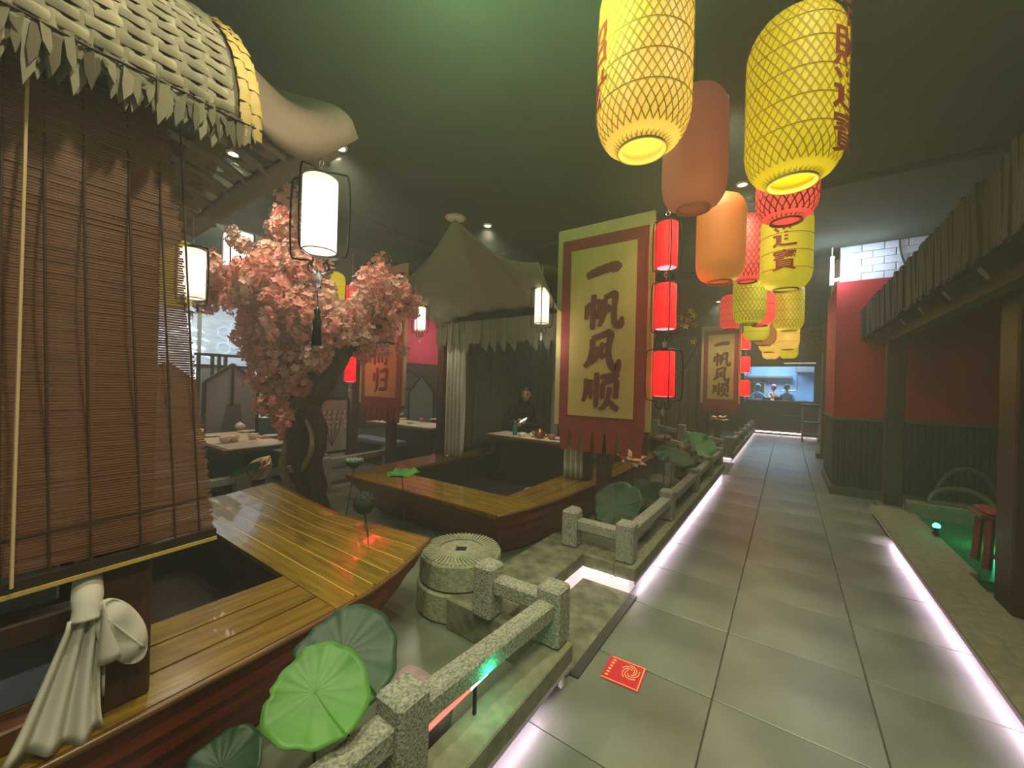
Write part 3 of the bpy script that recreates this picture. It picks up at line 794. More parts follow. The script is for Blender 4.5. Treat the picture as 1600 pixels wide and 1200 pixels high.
# --- sail awning stretched in front of a pavilion
def awning(root, name, xc, ya, yf, half, zside, zpeak, zarch_side, zarch_top, hf, peakx=0.0, ex=1.5):
    def front(u):
        x = xc + lerp(hf, -hf, u)
        k = 1 - abs((u - .5 - peakx) / (.5 + abs(peakx)))
        return Vector((x, yf - 0.04 * math.sin(PI * u), zside + (zpeak - zside) * max(0, k) ** ex - .05 * math.sin(2 * PI * min(u, 1 - u)) ** 2))
    def back(u):
        th = PI * u
        return Vector((xc + half * math.cos(th), ya, zarch_side + (zarch_top - zarch_side) * math.sin(th)))
    def S(u, v):
        a, b = back(u), front(u)
        p = a.lerp(b, v)
        p.z -= .14 * math.sin(PI * v) * (1 - .5 * math.sin(PI * u)) + .03 * math.sin(u * 24 + v * 5) * v * (1 - v) * 2.6 + .016 * math.sin(u * 47 - v * 6) * (1 - v)
        return p
    mb = MB(); mb.grid(44, 14, lambda u, v: tuple(S(u, v)))
    return mb.build(name, 'sail', root, smooth=True, solid=.006), front, back, S
s1, f1, b1, S1 = awning(B1, 'sail_awning', -3.0, .63, 1.17, 1.20, 2.84, 3.60, 2.66, 3.40, 1.17, ex=.62)
# ribbed soffit of the near awning
def soff(u, v):
    x = lerp(-1.95, -4.15, u)
    return Vector((x, lerp(.52, 1.14, v), 2.80 + .24 * math.sin(PI * u) * (1 - v) + .06 * math.sin(PI * u) * v))
for k in range(8):
    u = .05 + k * .128
    MB().tube([tuple(soff(u + .012 * math.sin(q), q / 8)) for q in range(9)], .022, 8).build('soffit_rib', 'sail', B1, smooth=True)
    if k < 7:
        MB().grid(4, 6, lambda a, b: tuple(soff(u + .02 + a * .06, .62 + .38 * b + .12 * math.sin(PI * a)) + Vector((0, 0, .012)))).build('soffit_flap', 'sail', B1, smooth=True, solid=.005)
MB().grid(30, 3, lambda u, v: tuple(soff(u, .82 + .18 * v) + Vector((0, .02, -.012 - .03 * v * math.sin(PI * u))))).build('sail_hem', 'sail', B1, smooth=True, solid=.006)
MB().grid(20, 6, lambda u, v: tuple(soff(lerp(.12, .9, u), v * .5) + Vector((0, 0, .12)))).build('soffit_back', 'black_wood', B1)

# --- far pavilion: arch, valance, roof, sail
FY = 4.25
frame_part('pavilion_post', 'dark_wood', B2, -4.36, -4.24, FY - .04, FY + .08, .5, 2.45)
frame_part('pavilion_post', 'dark_wood', B2, -1.96, -1.84, FY - .04, FY + .08, .5, 2.45)
frame_part('pavilion_post', 'dark_wood', B2, -4.36, -4.24, 6.5, 6.62, .5, 2.45)
frame_part('pavilion_post', 'dark_wood', B2, -1.96, -1.84, 6.5, 6.62, .5, 2.45)
frame_part('cross_beam', 'dark_wood', B2, -4.36, -1.84, FY + .0, FY + .07, 2.40, 2.5)
frame_part('back_wall', 'dark_wood', B2, -4.3, -1.9, 6.62, 6.66, .12, 3.2)
frame_part('ceiling_lining', 'dark_wood', B2, -4.3, -1.9, FY, 6.6, 2.62, 2.66)
MB().tube([(-3.5, 4.6, 2.33), (-2.55, 4.6, 2.33)], .014, 8).build('curtain_rod', 'steel', B2)
mb = MB(); mb.grid(24, 4, lambda u, v: (-3.1 + 1.28 * math.cos(PI * u), lerp(FY - .05, 6.7, v), 2.42 + .75 * math.sin(PI * u)))
roof2 = mb.build('thatched_roof', 'thatch_dark', B2, smooth=True, solid=.04)
s2, f2, b2, S2 = awning(B2, 'sail_awning', -3.18, FY - .03, 3.48, 1.06, 2.88, 3.60, 2.42, 2.60, 1.03, 0.08)
vs = []
for k in range(3):
    h = .34 + .06 * k; w = .07
    vs.append(MB().prism([(-w / 2, 0), (w / 2, 0), (w / 2, -h * .8), (w * .2, -h), (-w / 2, -h * .86)], lambda a, b: (a, -.003, b), lambda a, b: (a, .003, b)).mesh('valance_strip', 'valance'))
for i in range(46):
    x = -4.3 + i * .054
    inst('valance_strip', vs[i % 3 if random.random() < .7 else 0], roof2, Vector((x, FY - .09 + random.uniform(-.008, .008), 2.47 - .0 * i)) - B2.location, (random.uniform(-.08, .08), 0, random.uniform(-.35, .35)))

# ------------------------------------------------------------------ bamboo blind of the near pavilion
bx = -1.765
t = thing('bamboo_blind', 'large brown split-bamboo roller blind hanging on the near boat pavilion', 'blind', (bx, 0, .98))
ns = 176
mb = MB()
for i in range(ns):
    q = i / (ns - 1)
    z = lerp(1.03, 2.50, q)
    ye = lerp(.565, .40, q) + random.uniform(-.006, .006)
    ym = (ye - .6) / 2
    mb.box((bx + .012 * math.sin(q * 9) + random.uniform(-.0012, .0012), ym, z), (.0025, ye + .6, .0068))
o = mb.build('bamboo_slats', 'bamboo', t); o['kind'] = 'stuff'
for (ya, yb) in ((.06, .075), (.13, .165), (.205, .25), (.30, .365), (.375, .455), (.435, .525)):
    MB().tube(smooth_path([(bx + .006, yb, 1.0), (bx + .02, lerp(yb, ya, .5) - .004, 1.75), (bx + .006, ya, 2.5)], 6), .0032, 6).build('cord_and_shadow', 'cord', t)  # dark tubes stand in for soft shadow lines running down the blind
MB().tube([(bx + .03, .095, 1.0), (bx + .03, .10, 2.48)], .004, 6).build('pull_cord', 'cord_pale', t)
MB().bar((bx + .004, -.6, .965), (bx + .004, .572, 1.008), .028, .04).build('bottom_bar', 'black_wood', t)
MB().bar((bx + .020, -.6, .950), (bx + .020, .572, .993), .008, .012).build('bar_edge', 'thatch_gold', t)
MB().bar((bx + .008, -.6, 1.10), (bx + .008, .54, 1.15), .006, .006).build('cord_and_shadow', 'cord', t)
MB().bar((bx, -.6, 2.51), (bx, .40, 2.51), .03, .04).build('head_rail', 'dark_wood', t)

# ------------------------------------------------------------------ curtains
def curtain(name, label, cx, cy, z0, z1, w, depth, folds, mtl, axis='x', top=1.0, bottom=1.0, ph=0.0):
    t = thing(name, label, 'curtain', (cx, cy, z0))
    def fn(u, v):
        k = lerp(bottom, top, v)
        a = (u - .5) * w * k
        d = depth * (.6 + .4 * (1 - v)) * math.sin(u * folds * 2 * PI + ph + .8 * math.sin(v * 3)) + .15 * depth * math.sin(u * folds * 5.3 * PI + v)
        z = lerp(z0, z1, v)
        return (cx + a, cy + d, z) if axis == 'x' else (cx + d, cy + a, z)
    MB().grid(int(folds * 10), 14, fn).build('drape', mtl, t, smooth=True, solid=.004)
    (MB().tube([(cx - w * top / 2, cy, z1 - .01), (cx + w * top / 2, cy, z1 - .01)], .008, 6) if axis == 'x' else MB().tube([(cx, cy - w * top / 2, z1 - .01), (cx, cy + w * top / 2, z1 - .01)], .008, 6)).build('heading', mtl, t)
    return t
curtain('curtain', 'white curtain gathered at the left post of the far boat pavilion', -4.0, FY - .02, .52, 2.40, .36, .05, 5, 'curtain_white')
curtain('curtain', 'white curtain hanging behind the red hem of the big yellow banner', -2.05, FY - .03, .52, 2.40, .26, .05, 4, 'curtain_white')
curtain('curtain', 'dark grey-green side curtain left of the seated guest', -4.22, 5.45, .50, 2.60, 2.2, .05, 12, 'curtain_dark', 'y')
curtain('curtain', 'dark grey-green back curtain behind the seated guest', -3.35, 6.52, .5, 2.60, 1.7, .05, 10, 'curtain_dark')
curtain('curtain', 'narrow pale curtain at the back corner behind the tea table', -3.52, 6.40, .6, 2.60, .16, .03, 2, 'curtain_white')
curtain('curtain', 'dark grey-green curtain right of the tea table, behind the banner', -2.02, 5.7, .5, 2.60, 1.5, .04, 8, 'curtain_dark', 'y')

# tied-up white cloth on the near boat
t = thing('tied_curtain', 'white cloth curtain tied in a knot under the bamboo blind', 'curtain', (-1.74, .24, .5))
def tail(u, v):
    # v 0 bottom .. 1 top ; flares to the bottom
    k = lerp(.20, .078, min(1, v * 1.1) ** .7)
    yc = lerp(.178, .240, v)
    y = yc + (u - .5) * k * (1.0 if v < .8 else 1)
    x = -1.735 + .020 * math.sin((u + .12 * u * u) * 2.6 * 2 * PI + .5) * (1 - v * .5) + .035 * (1 - v) ** 2
    z = lerp(.515, .86, v) + .018 * math.sin(u * 5 + 1) * (1 - v)
    return (x, y, z)
MB().grid(36, 12, tail).build('hanging_tail', 'curtain_white', t, smooth=True, solid=.004)
MB().tube(smooth_path([(-1.735, .238, .845), (-1.75, .242, .89), (-1.79, .247, .95), (-1.83, .25, 1.08)], 4), [.036, .034, .033, .032, .034, .036, .036, .035, .033, .031, .03, .03, .03], 14).build('gathered_top', 'curtain_white', t, smooth=True)
def pouch(u, v):
    a = 2 * PI * u; b = -PI / 2 + PI * v
    wy, wz, wx = .062, .115, .026
    y = .318 + wy * math.cos(b) * math.cos(a) + .022 * math.sin(b) * -1
    z = .77 + wz * math.sin(b) - .03 * math.cos(b) * math.cos(a)
    x = -1.735 + wx * math.cos(b) * math.sin(a) + .007 * math.sin(5 * b + 3 * a)
    return (x, y, z)
MB().grid(26, 16, pouch).build('folded_loop', 'curtain_white', t, smooth=True)
MB().grid(10, 8, lambda u, v: (-1.715 + .012 * math.sin(u * 7), .262 + .11 * u * v + .01 * (1 - v), lerp(.90, .70, v) - .05 * u * (1 - v))).build('over_fold', 'curtain_white', t, smooth=True, solid=.005)
MB().grid(8, 6, lambda u, v: (-1.75 + .01 * math.sin(u * 7), .262 + .02 * u, lerp(.58, .84, v))).build('back_fold', 'curtain_white', t, smooth=True, solid=.005)
# ------------------------------------------------------------------ writing
def text_mesh(body, size=1.0, bold=0.0):
    c = bpy.data.curves.new('glyph', 'FONT'); c.body = body; c.size = size; c.offset = bold
    c.align_x = 'CENTER'; c.align_y = 'CENTER'
    o = bpy.data.objects.new('glyph', c); COL.objects.link(o)
    bpy.context.view_layer.update()
    dg = bpy.context.evaluated_depsgraph_get()
    me = bpy.data.meshes.new_from_object(o.evaluated_get(dg))
    bpy.data.objects.remove(o); bpy.data.curves.remove(c)
    return me
STROKES = {
 'yi': [[(.06, .42, .07), (.3, .50, .095), (.65, .58, .10), (.85, .57, .125), (.94, .50, .07)]],
 'fan': [[(.27, .97, .06), (.26, .6, .065), (.25, .04, .06)], [(.08, .70, .05), (.09, .5, .055), (.06, .32, .04)],
         [(.08, .67, .05), (.25, .73, .055), (.44, .76, .06), (.42, .5, .055), (.40, .36, .05), (.34, .40, .03)],
         [(.57, .84, .06), (.56, .5, .06), (.50, .28, .055), (.42, .12, .035)],
         [(.56, .84, .06), (.70, .90, .06), (.84, .92, .07), (.82, .55, .06), (.83, .25, .065), (.90, .13, .08), (1.0, .14, .07), (1.02, .34, .035)],
         [(.64, .66, .05), (.72, .48, .065)]],
 'feng': [[(.26, .84, .06), (.26, .55, .065), (.19, .28, .06), (.05, .10, .045)],
          [(.25, .84, .065), (.5, .92, .065), (.74, .97, .075), (.69, .6, .065), (.71, .32, .07), (.80, .12, .085), (.93, .07, .085), (.97, .30, .035)],
          [(.56, .74, .06), (.46, .50, .06), (.30, .28, .05), (.14, .18, .03)], [(.36, .62, .05), (.48, .46, .06), (.58, .34, .07)]],
 'shun': [[(.11, .84, .055), (.11, .5, .055), (.03, .22, .04)], [(.24, .82, .05), (.24, .32, .05)], [(.40, 1.0, .06), (.40, .5, .06), (.39, .08, .055)],
          [(.50, .88, .055), (.75, .92, .06), (.99, .96, .06)], [(.76, .92, .05), (.70, .76, .05)], [(.57, .74, .05), (.56, .32, .05)],
          [(.57, .74, .05), (.75, .77, .05), (.92, .79, .06), (.91, .34, .055)], [(.75, .64, .05), (.73, .40, .055), (.62, .14, .05), (.48, .05, .03)], [(.75, .27, .05), (.86, .14, .065), (.98, .07, .06)]],
 'gui': [[(.14, .80, .055), (.12, .45, .05)], [(.33, 1.0, .06), (.33, .5, .06), (.28, .2, .055), (.16, .04, .035)], [(.48, .84, .05), (.7, .88, .055), (.90, .91, .06), (.86, .5, .055), (.86, .14, .055)],
         [(.52, .52, .05), (.84, .55, .05)], [(.46, .16, .055), (.88, .18, .055)]],
 'er': [[(.06, .88, .055), (.94, .93, .06)], [(.52, .88, .05), (.42, .68, .05)], [(.15, .66, .055), (.14, .08, .05)], [(.15, .66, .05), (.85, .69, .06), (.84, .12, .055), (.74, .16, .03)],
        [(.38, .56, .05), (.37, .16, .045)], [(.61, .56, .05), (.60, .16, .045)]],
}
def brush(char, fn):
    """brush-stroke glyph: fn(x, y, lift) -> world"""
    mb = MB()
    for si, st in enumerate(STROKES[char]):
        pts = smooth_path([(a, b, 0) for a, b, c in st], 5); n = len(pts)
        ws = []
        for i in range(n):
            q = i / 5; k = min(int(q), len(st) - 2); f = q - k
            ws.append(lerp(st[k][2], st[k + 1][2], min(1, f)))
        L = []; Rr = []
        for i in range(n):
            tg = (pts[min(i + 1, n - 1)] - pts[max(i - 1, 0)]).normalized(); nm = Vector((-tg.y, tg.x, 0))
            e = ws[i] * 1.22 * (.72 if i in (0, n - 1) else 1) * (1 + .06 * math.sin(i * 2.3 + si))
            L.append(pts[i] + nm * e); Rr.append(pts[i] - nm * e)
        for i in range(n - 1):
            q = [L[i], L[i + 1], Rr[i + 1], Rr[i]]
            h = .006 + .0004 * si
            mb.add([fn(p.x, p.y, h) for p in q] + [fn(p.x, p.y, 0) for p in q], [(0, 1, 2, 3), (0, 4, 5, 1), (2, 6, 7, 3)] + ([(3, 7, 4, 0)] if i == 0 else []) + ([(1, 5, 6, 2)] if i == n - 2 else []))
    return mb

def banner(label, x0, x1, y, z0, z1, chars, post, hem=.22, tilt=0.0):
    """vertical cloth banner facing -y, on a post"""
    xc = (x0 + x1) / 2; w = x1 - x0
    t = thing('cloth_banner', label, 'banner', (xc, y, 0))
    MB().ext(x0 - .03, x1 + .03, y + .012, y + .06, z0 + .05, z1 + .10).build('backing_board', 'banner_tan', t, bevel=.004)
    MB().ext(x0 + .04, x1 - .02, y - .002, y + .012, z0, z1 - .04).build('red_border', 'banner_red', t)
    px0, px1, pz0, pz1 = x0 + .155, x1 - .135, z0 + .17, z1 - .17
    MB().ext(px0, px1, y - .010, y - .002, pz0, pz1).build('yellow_field', 'banner_yellow', t)
    n = 4; ch = (pz1 - pz0 - .12) / n
    cw = min(ch * .98, (px1 - px0) * .68)
    for i, c in enumerate(chars):
        cx = (px0 + px1) / 2 - cw / 2 + .01; cz = pz1 - .06 - (i + 1) * ch + (ch - cw) / 2
        if c in STROKES:
            brush(c, lambda a, b, h: (cx + a * cw, y - .010 - h, cz + b * cw * (.98))).build('character', 'banner_ink', t)
        else:
            me = text_mesh(c, cw * 1.08, .016)
            me.transform(Matrix.Translation(Vector((cx + cw / 2, y - .016, cz + cw / 2)) - t.location) @ Matrix.Rotation(PI / 2, 4, 'X'))
            me.materials.clear(); me.materials.append(MATS['banner_ink'])
            o = bpy.data.objects.new('character', me); COL.objects.link(o); o.parent = t
    nt = 7; tw = (x1 - x0 - .06) / nt
    for i in range(nt):
        xa = x0 + .04 + i * tw
        MB().prism([(xa + .008, z0), (xa + tw - .008, z0), (xa + tw * .8, z0 - hem), (xa + tw * .2, z0 - hem)], lambda a, b: (a, y - .002, b), lambda a, b: (a, y + .010, b)).build('hem_tab', 'banner_red', t)
    if post:
        MB().ext(post[0] - .07, post[0] + .07, y + .06, y + .19, 0, post[1]).build('post', 'dark_wood', t, bevel=.01)
    return t
banner('tall yellow banner with four dark red brush characters beside the red lantern chain', -2.17, -1.14, 3.98, 1.10, 3.28, ['yi', 'fan', 'feng', 'shun'], (-1.62, 3.2))
banner('small far yellow banner with four dark red brush characters near the kitchen', -2.03, -1.08, 12.5, 1.15, 3.33, ['yi', 'fan', 'feng', 'shun'], (-1.6, 3.2))
banner('red-lit banner partly hidden behind the blossom tree', -6.02, -4.92, 4.0, 1.16, 3.35, ['满', '载', 'er', 'gui'], (-5.3, 3.2))

# ------------------------------------------------------------------ palace lanterns (cylinder shade in a wire frame)
def palace(label, top, h, r, shade, group, tassel=0.0, cord=0.0, side=1.7, hang=None, name='hanging_lantern', fw=.006, end='glow_white'):
    """top: point of the hook"""
    x, y, z = top
    t = thing(name, label, 'lantern', (x, y, z), group=group)
    zt = z - .09 * h / .38; zb = zt - h
    MB().lathe([(r * .86, 0), (r, -.02 * h), (r, -h * .99)], (x, y, zt), 24).build('shade', shade, t, smooth=True)
    if shade == 'lamp_cloth':
        MB().lathe([(r * .97, -h * .985), (r * 1.02, -h * .99), (r * 1.0, -h)], (x, y, zt), 24).build('shade_ring', 'black_metal', t)
        MB().sphere((x, y, zt - h * .5), r * .33, 10, 8, (1, 1, 1.8)).build('bulb', 'glow_white', t, smooth=True)
        light('lantern_bulb', 'POINT', (x, y, zt - h * .25), .55, (1.0, .93, .82), .015)
        light('lantern_bulb', 'POINT', (x, y, zt - h * .78), .55, (1.0, .93, .82), .015)
    else:
        MB().lathe([(.0005, -h * .985), (r * .9, -h)], (x, y, zt), 24).build('shade_bottom', end, t)
    R_ = r * side; e = .12 * h
    for k in range(4):
        a = PI / 2 * k + .5
        c, s = math.cos(a), math.sin(a)
        pr = [(r * .25, zt + e * .6), (R_ * .75, zt + e * .25), (R_, zt - e * .8), (R_, zb + e * .3), (R_ * .75, zb - e * .7), (r * .55, zb - e * .9), (r * .7, zb - e * 1.8), (r * .35, zb - e * 2.3), (r * .08, zb - e * 2.1)]
        MB().tube(smooth_path([(x + q * c, y + q * s, w) for q, w in pr], 4), fw, 6).build('frame_wire', 'black_metal', t, smooth=True)
    MB().lathe([(r * .3, zt + e * .7 - z), (r * .45, zt + e * .3 - z), (r * .2, zt - z)], (x, y, z), 12).build('top_cap', 'black_metal', t, smooth=True)
    MB().tube([(x + .02 * math.cos(a), y, z - .012 + .02 * math.sin(a)) for a in [2 * PI * k / 12 for k in range(12)]], .004, 6, closed=True).build('hook_ring', 'steel', t)
    MB().lathe([(.002, 0), (r * .13, -.02), (r * .2, -.06), (r * .08, -.09)], (x, y, zb - e * 1.9), 10).build('finial', 'steel', t, smooth=True)
    if tassel:
        zq = zb - e * 2.6
        MB().tube([(x, y, zq), (x, y, zq - tassel * .45)], .0025, 6).build('tassel_string', 'black_metal', t)
        MB().lathe([(.004, 0), (.018, -.02), (.012, -.05), (.022, -tassel * .2), (.024, -tassel * .55)], (x, y, zq - tassel * .45), 10, cap1=True).build('tassel', 'black_metal', t, smooth=True)
    if cord:
        MB().tube([(x, y, z), (x, y, z + cord)], .004, 6).build('hanging_cord', 'cord_pale', t)
    return t
WG = 'white palace lanterns on the boats'
palace('largest white lantern, hanging with a black tassel from the near sail tip', (-1.98, 1.06, 2.72), .38, .083, 'lamp_cloth', WG, tassel=.36, cord=.10, side=1.9, fw=.005)
palace('white lantern beside the bamboo blind, left of the blossom tree', (-3.76, 1.03, 2.66), .38, .083, 'lamp_cloth', WG, cord=.2, side=1.6)
palace('white lantern in front of the far sail, right among the blossoms', (-4.15, 3.66, 2.70), .32, .072, 'lamp_cloth', WG, tassel=.0, cord=.16, side=1.6)
palace('white lantern between the far sail and the big yellow banner', (-2.25, 3.74, 2.76), .39, .08, 'lamp_cloth', WG, cord=.16, side=1.5)
for (x, y, z, p) in ((-1.98, 1.06, 2.4, 8), (-3.76, 1.03, 2.3, 6), (-4.15, 3.66, 2.4, 4), (-2.25, 3.74, 2.4, 4)):
    light('lantern_glow', 'POINT', (x, y, z - .30), p, (1.0, 0.9, 0.74), .06)
RG = 'red lanterns strung beside the banners'
def chain(labels, x, y, zs, h, r, ztop):
    for i, (zt, lab) in enumerate(zip(zs, labels)):
        nxt = ztop - zt if i == 0 else (zs[i - 1] - (h * 1.24 + .12 * h * 2.2)) - zt
        palace(lab, (x, y, zt), h, r, 'glow_red', RG, cord=max(.02, nxt), side=1.35 if i < 2 else 1.75, fw=.006, end='glow_red_end')
    for zt in zs[1:2]:
        light('red_glow', 'POINT', (x + .2, y - .2, zt - .3), 9 if x < -5 else 2.0, (1.0, 0.03, 0.03), .1)
chain(['topmost red lantern of the chain beside the big yellow banner', 'middle red lantern of the chain beside the big yellow banner', 'lowest red lantern of the chain beside the big yellow banner'],
      -0.985, 3.98, [3.32, 2.72, 2.06], .44, .098, 3.9)
chain(['top red lantern of the chain at the small far banner', 'middle red lantern of the chain at the small far banner', 'bottom red lantern of the chain at the small far banner'],
      -0.93, 12.4, [3.26, 2.62, 1.98], .44, .11, 3.9)
chain(['red lantern high up behind the blossoms near the hidden banner', 'middle red lantern behind the blossom branches', 'red lantern in a black frame hanging left of the red-lit banner'],
      -5.72, 3.62, [3.2, 2.62, 2.06], .40, .085, 3.9)
# square white lantern and other lamps beyond the tree
bl = at_d(372, 400, 6.2); DX, DY = bl.x + 6.4, bl.y - 2.9
t = thing('hanging_lantern', 'white box-shaped paper lantern behind the top of the blossom tree', 'lantern', (bl.x, bl.y, bl.z + .4))
MB().ext(bl.x - .15, bl.x + .15, bl.y - .15, bl.y + .15, bl.z - .35, bl.z + .35).build('shade', 'glow_white_far', t, bevel=.01)
for sx in (bl.x - .16, bl.x + .16):
    for sy in (bl.y - .16, bl.y + .16): MB().bar((sx, sy, bl.z - .38), (sx, sy, bl.z + .38), .02, .02).build('frame_bar', 'black_wood', t)
MB().tube([(bl.x, bl.y, bl.z + .35), (bl.x, bl.y, 3.9)], .006, 6).build('hanging_cord', 'cord', t)

# ------------------------------------------------------------------ woven lanterns over the aisle
def wrap_text(body, size, R, a0, zc, off, mtl, parent, bold=.01):
    me = text_mesh(body, size, bold)
    bm = bmesh.new(); bm.from_mesh(me)
    xs_ = [v.co.x for v in bm.verts]; lo, hi = min(xs_), max(xs_)
    k = 10
    for i in range(1, k):
        xx = lo + (hi - lo) * i / k
        bmesh.ops.bisect_plane(bm, geom=bm.verts[:] + bm.edges[:] + bm.faces[:], plane_co=(xx, 0, 0), plane_no=(1, 0, 0))
    for v in bm.verts:
        a = a0 + v.co.x / R
        v.co = Vector((R * math.cos(a), R * math.sin(a), zc + v.co.y)) + Vector(off)
    bm.to_mesh(me); bm.free()
    me.materials.clear(); me.materials.append(MATS[mtl])
    o = bpy.data.objects.new('character', me); COL.objects.link(o); o.parent = parent
    return o
def woven(label, x, y, zb, body, weave, rim, det=2, R=.2, H=.76, chars=None, ca=0.0, bulb=True, group='woven lanterns over the aisle'):
    t = thing('hanging_lantern', label, 'lantern', (x, y, zb + H), group=group)
    def prof(q):   # q 0..1 bottom to top
        z = H * q; e = .17
        if z < e: s = z / e; r = lerp(.50, 1, math.sqrt(max(0, 1 - (1 - s) ** 2)))
        elif z > H - e: s = (H - z) / e; r = lerp(.45, 1, math.sqrt(max(0, 1 - (1 - s) ** 2)))
        else: r = 1
        return R * r, z
    pts = [prof((i / 28)) for i in range(29)]
    n = 36 if det > 1 else 20
    MB().lathe(pts, (x, y, zb), n).build('body', body, t, smooth=True)
    MB().lathe([(pts[0][0] + .004, 0), (pts[0][0] + .008, -.012), (pts[0][0] - .008, -.012), (pts[0][0] - .012, .006)], (x, y, zb), n).build('bottom_ring', rim, t, smooth=True)
    MB().lathe([(.0005, .05), (pts[0][0] * 1.1, .03)], (x, y, zb), n).build('inner_floor', body, t)
    MB().lathe([(pts[-1][0], 0), (pts[-1][0] * .9, .012), (.01, .012)], (x, y, zb + H), n).build('top_ring', rim, t, smooth=True)
    MB().tube([(x, y, zb + H), (x, y, CEIL)], .005, 6).build('hanging_cord', 'cord', t)
    hs = (.22, .38, .54, .70, .84) if det > 1 else (.2, .4, .6, .8)
    for q in (hs if body[0] not in 'os' else ()):
        r, z = prof(q)
        MB().lathe([(r + .001, z - .003), (r + .0045, z), (r + .001, z + .003)], (x, y, zb), n).build('hoop', weave, t)
    if det > 0:
        mb = MB(); ns_ = {2: 34, 1: 24}[det]; sg = 22
        for d in (-1, 1):
            for k in range(ns_):
                a0 = 2 * PI * k / ns_
                wd = .0036 if det > 1 else .006
                L = []; Rr = []
                for i in range(sg + 1):
                    q = i / sg; r, z = prof(q)
                    a = a0 + d * q * 2.3
                    rr = r + .002 + (.0012 if d > 0 else 0)
                    L.append((x + rr * math.cos(a - wd / R), y + rr * math.sin(a - wd / R), zb + z)); Rr.append((x + rr * math.cos(a + wd / R), y + rr * math.sin(a + wd / R), zb + z))
                mb.add(L + Rr, [(i, i + 1, sg + 1 + i + 1, sg + 1 + i) for i in range(sg)])
        o = mb.build('weave', weave, t); o['kind'] = 'stuff'
    if chars:
        for i, c in enumerate(chars):
            wrap_text(c, .19, R + .006, ca, zb + H * (.5 if len(chars) == 4 else .40) + (len(chars) / 2 - .5 - i) * (.185 if len(chars) == 4 else .205) - (zb + H), (0, 0, 0), 'ink_red', t, .003)
    if bulb and det > 0:
        a = math.atan2(-y, -x)
        r, z = prof(.68)
    return t
woven('nearest woven yellow lantern, cut off by the top edge of the picture', -.55, 1.74, 2.66, 'y_body_warm', 'y_weave', 'y_rim', 2, chars=['招', '財'], ca=-PI * .80)
woven('large bright yellow woven lantern at the upper right with red characters on its side', .0, 2.28, 2.60, 'y_body', 'y_weave', 'y_rim', 2, chars=['招', '財', '進', '寶'], ca=-.42)
woven('dull salmon-coloured lantern just behind the nearest yellow lantern', -.53, 2.78, 2.79, 's_body', 's_weave', 's_weave', 0)
woven('plain orange lantern hanging right of the red lantern chain', -.51, 3.90, 2.56, 'o_body', 'o_weave', 'o_weave', 0)
woven('red woven lantern half hidden behind the large yellow lantern', -.03, 3.57, 2.88, 'r_body', 'r_weave', 'r_weave', 1)
woven('yellow lantern reading two red characters below the red woven lantern', -.03, 4.3, 2.52, 'y_body_dim', 'y_rim', 'y_rim', 0, chars=['進', '寶'], ca=-PI / 2 - .05)
woven('glowing red-orange lantern peeking out behind the plain orange lantern', -.42, 5.5, 2.92, 'r_body', 'r_weave', 'r_weave', 1, H=.8)
woven('small yellow woven lantern left of the far row', -.45, 6.3, 2.52, 'y_body_dim', 'y_weave', 'y_rim', 1)
woven('small yellow woven lantern right of the far row', .0, 7.45, 2.54, 'y_body', 'y_weave', 'y_rim', 1)
woven('small red lantern above the small far banner', -.98, 9.2, 2.86, 'r_body', 'r_weave', 'r_weave', 1, H=.7)
woven('dark red lantern behind the small left yellow lantern', -.36, 7.1, 2.6, 'r_body', 'r_weave', 'r_weave', 0)
woven('yellow lantern low in the far left row', -.47, 8.3, 2.50, 'y_body_dim', 'y_rim', 'y_rim', 0)
woven('orange-edged lantern in the far left row', -.38, 9.4, 2.52, 'o_body', 'o_weave', 'y_rim', 0)
woven('yellow lantern near the end of the left row', -.35, 10.6, 2.48, 'y_body_warm', 'y_rim', 'y_rim', 0)
woven('last yellow lantern of the left row before the kitchen sign', -.36, 12.4, 2.44, 'y_body_warm', 'y_rim', 'y_rim', 0)
woven('amber lantern under the small right yellow lantern', .0, 9.8, 2.46, 'y_body_warm', 'y_rim', 'y_rim', 0)
woven('last amber lantern of the right row', .02, 12.0, 2.42, 'y_body', 'y_rim', 'y_rim', 0)
woven('bright yellow lantern seen through the top of the blossom tree', at_d(523, 455, 8).x, at_d(523, 455, 8).y, at_d(523, 455, 8).z - .38, 'y_body', 'y_rim', 'y_rim', 0)
woven('yellow lantern at the edge of the bamboo blind, behind the white lantern', -6.9, 1.72, 2.55, 'y_body_dim', 'y_rim', 'y_rim', 0, H=.9, R=.22)
for (x, y, z) in ((-.55, 1.74, 2.5), (0, 2.28, 2.45), (-.3, 4.4, 2.35), (-.2, 7.5, 2.35), (-.2, 11, 2.3)):
    light('lantern_glow', 'POINT', (x, y, z), 5, (1.0, 0.8, 0.25), .12)
# ------------------------------------------------------------------ millstone
mx, my = -1.93, 2.15
t = thing('millstone', 'round stone mill with radial grooves and a square hole, behind the near bow', 'millstone', (mx, my, 0))
MB().lathe([(.30, 0), (.315, .02), (.31, .185), (.295, .195)], (mx, my, 0), 40, cap0=True, cap1=True).build('lower_stone', 'millstone', t)
MB().lathe([(.28, .20), (.295, .215), (.292, .37), (.285, .38), (.0005, .38)], (mx, my, 0), 40).build('upper_stone', 'millstone', t)
MB().box((mx, my, .381), (.075, .06, .006), .6).build('centre_hole', 'mill_hole', t)
mb = MB()
for k in range(56):
    a = 2 * PI * k / 56
    mb.box((mx + .218 * math.cos(a), my + .218 * math.sin(a), .384), (.125, .014, .014), a + .25)
o = mb.build('groove_ridges', 'millstone', t); o['kind'] = 'stuff'

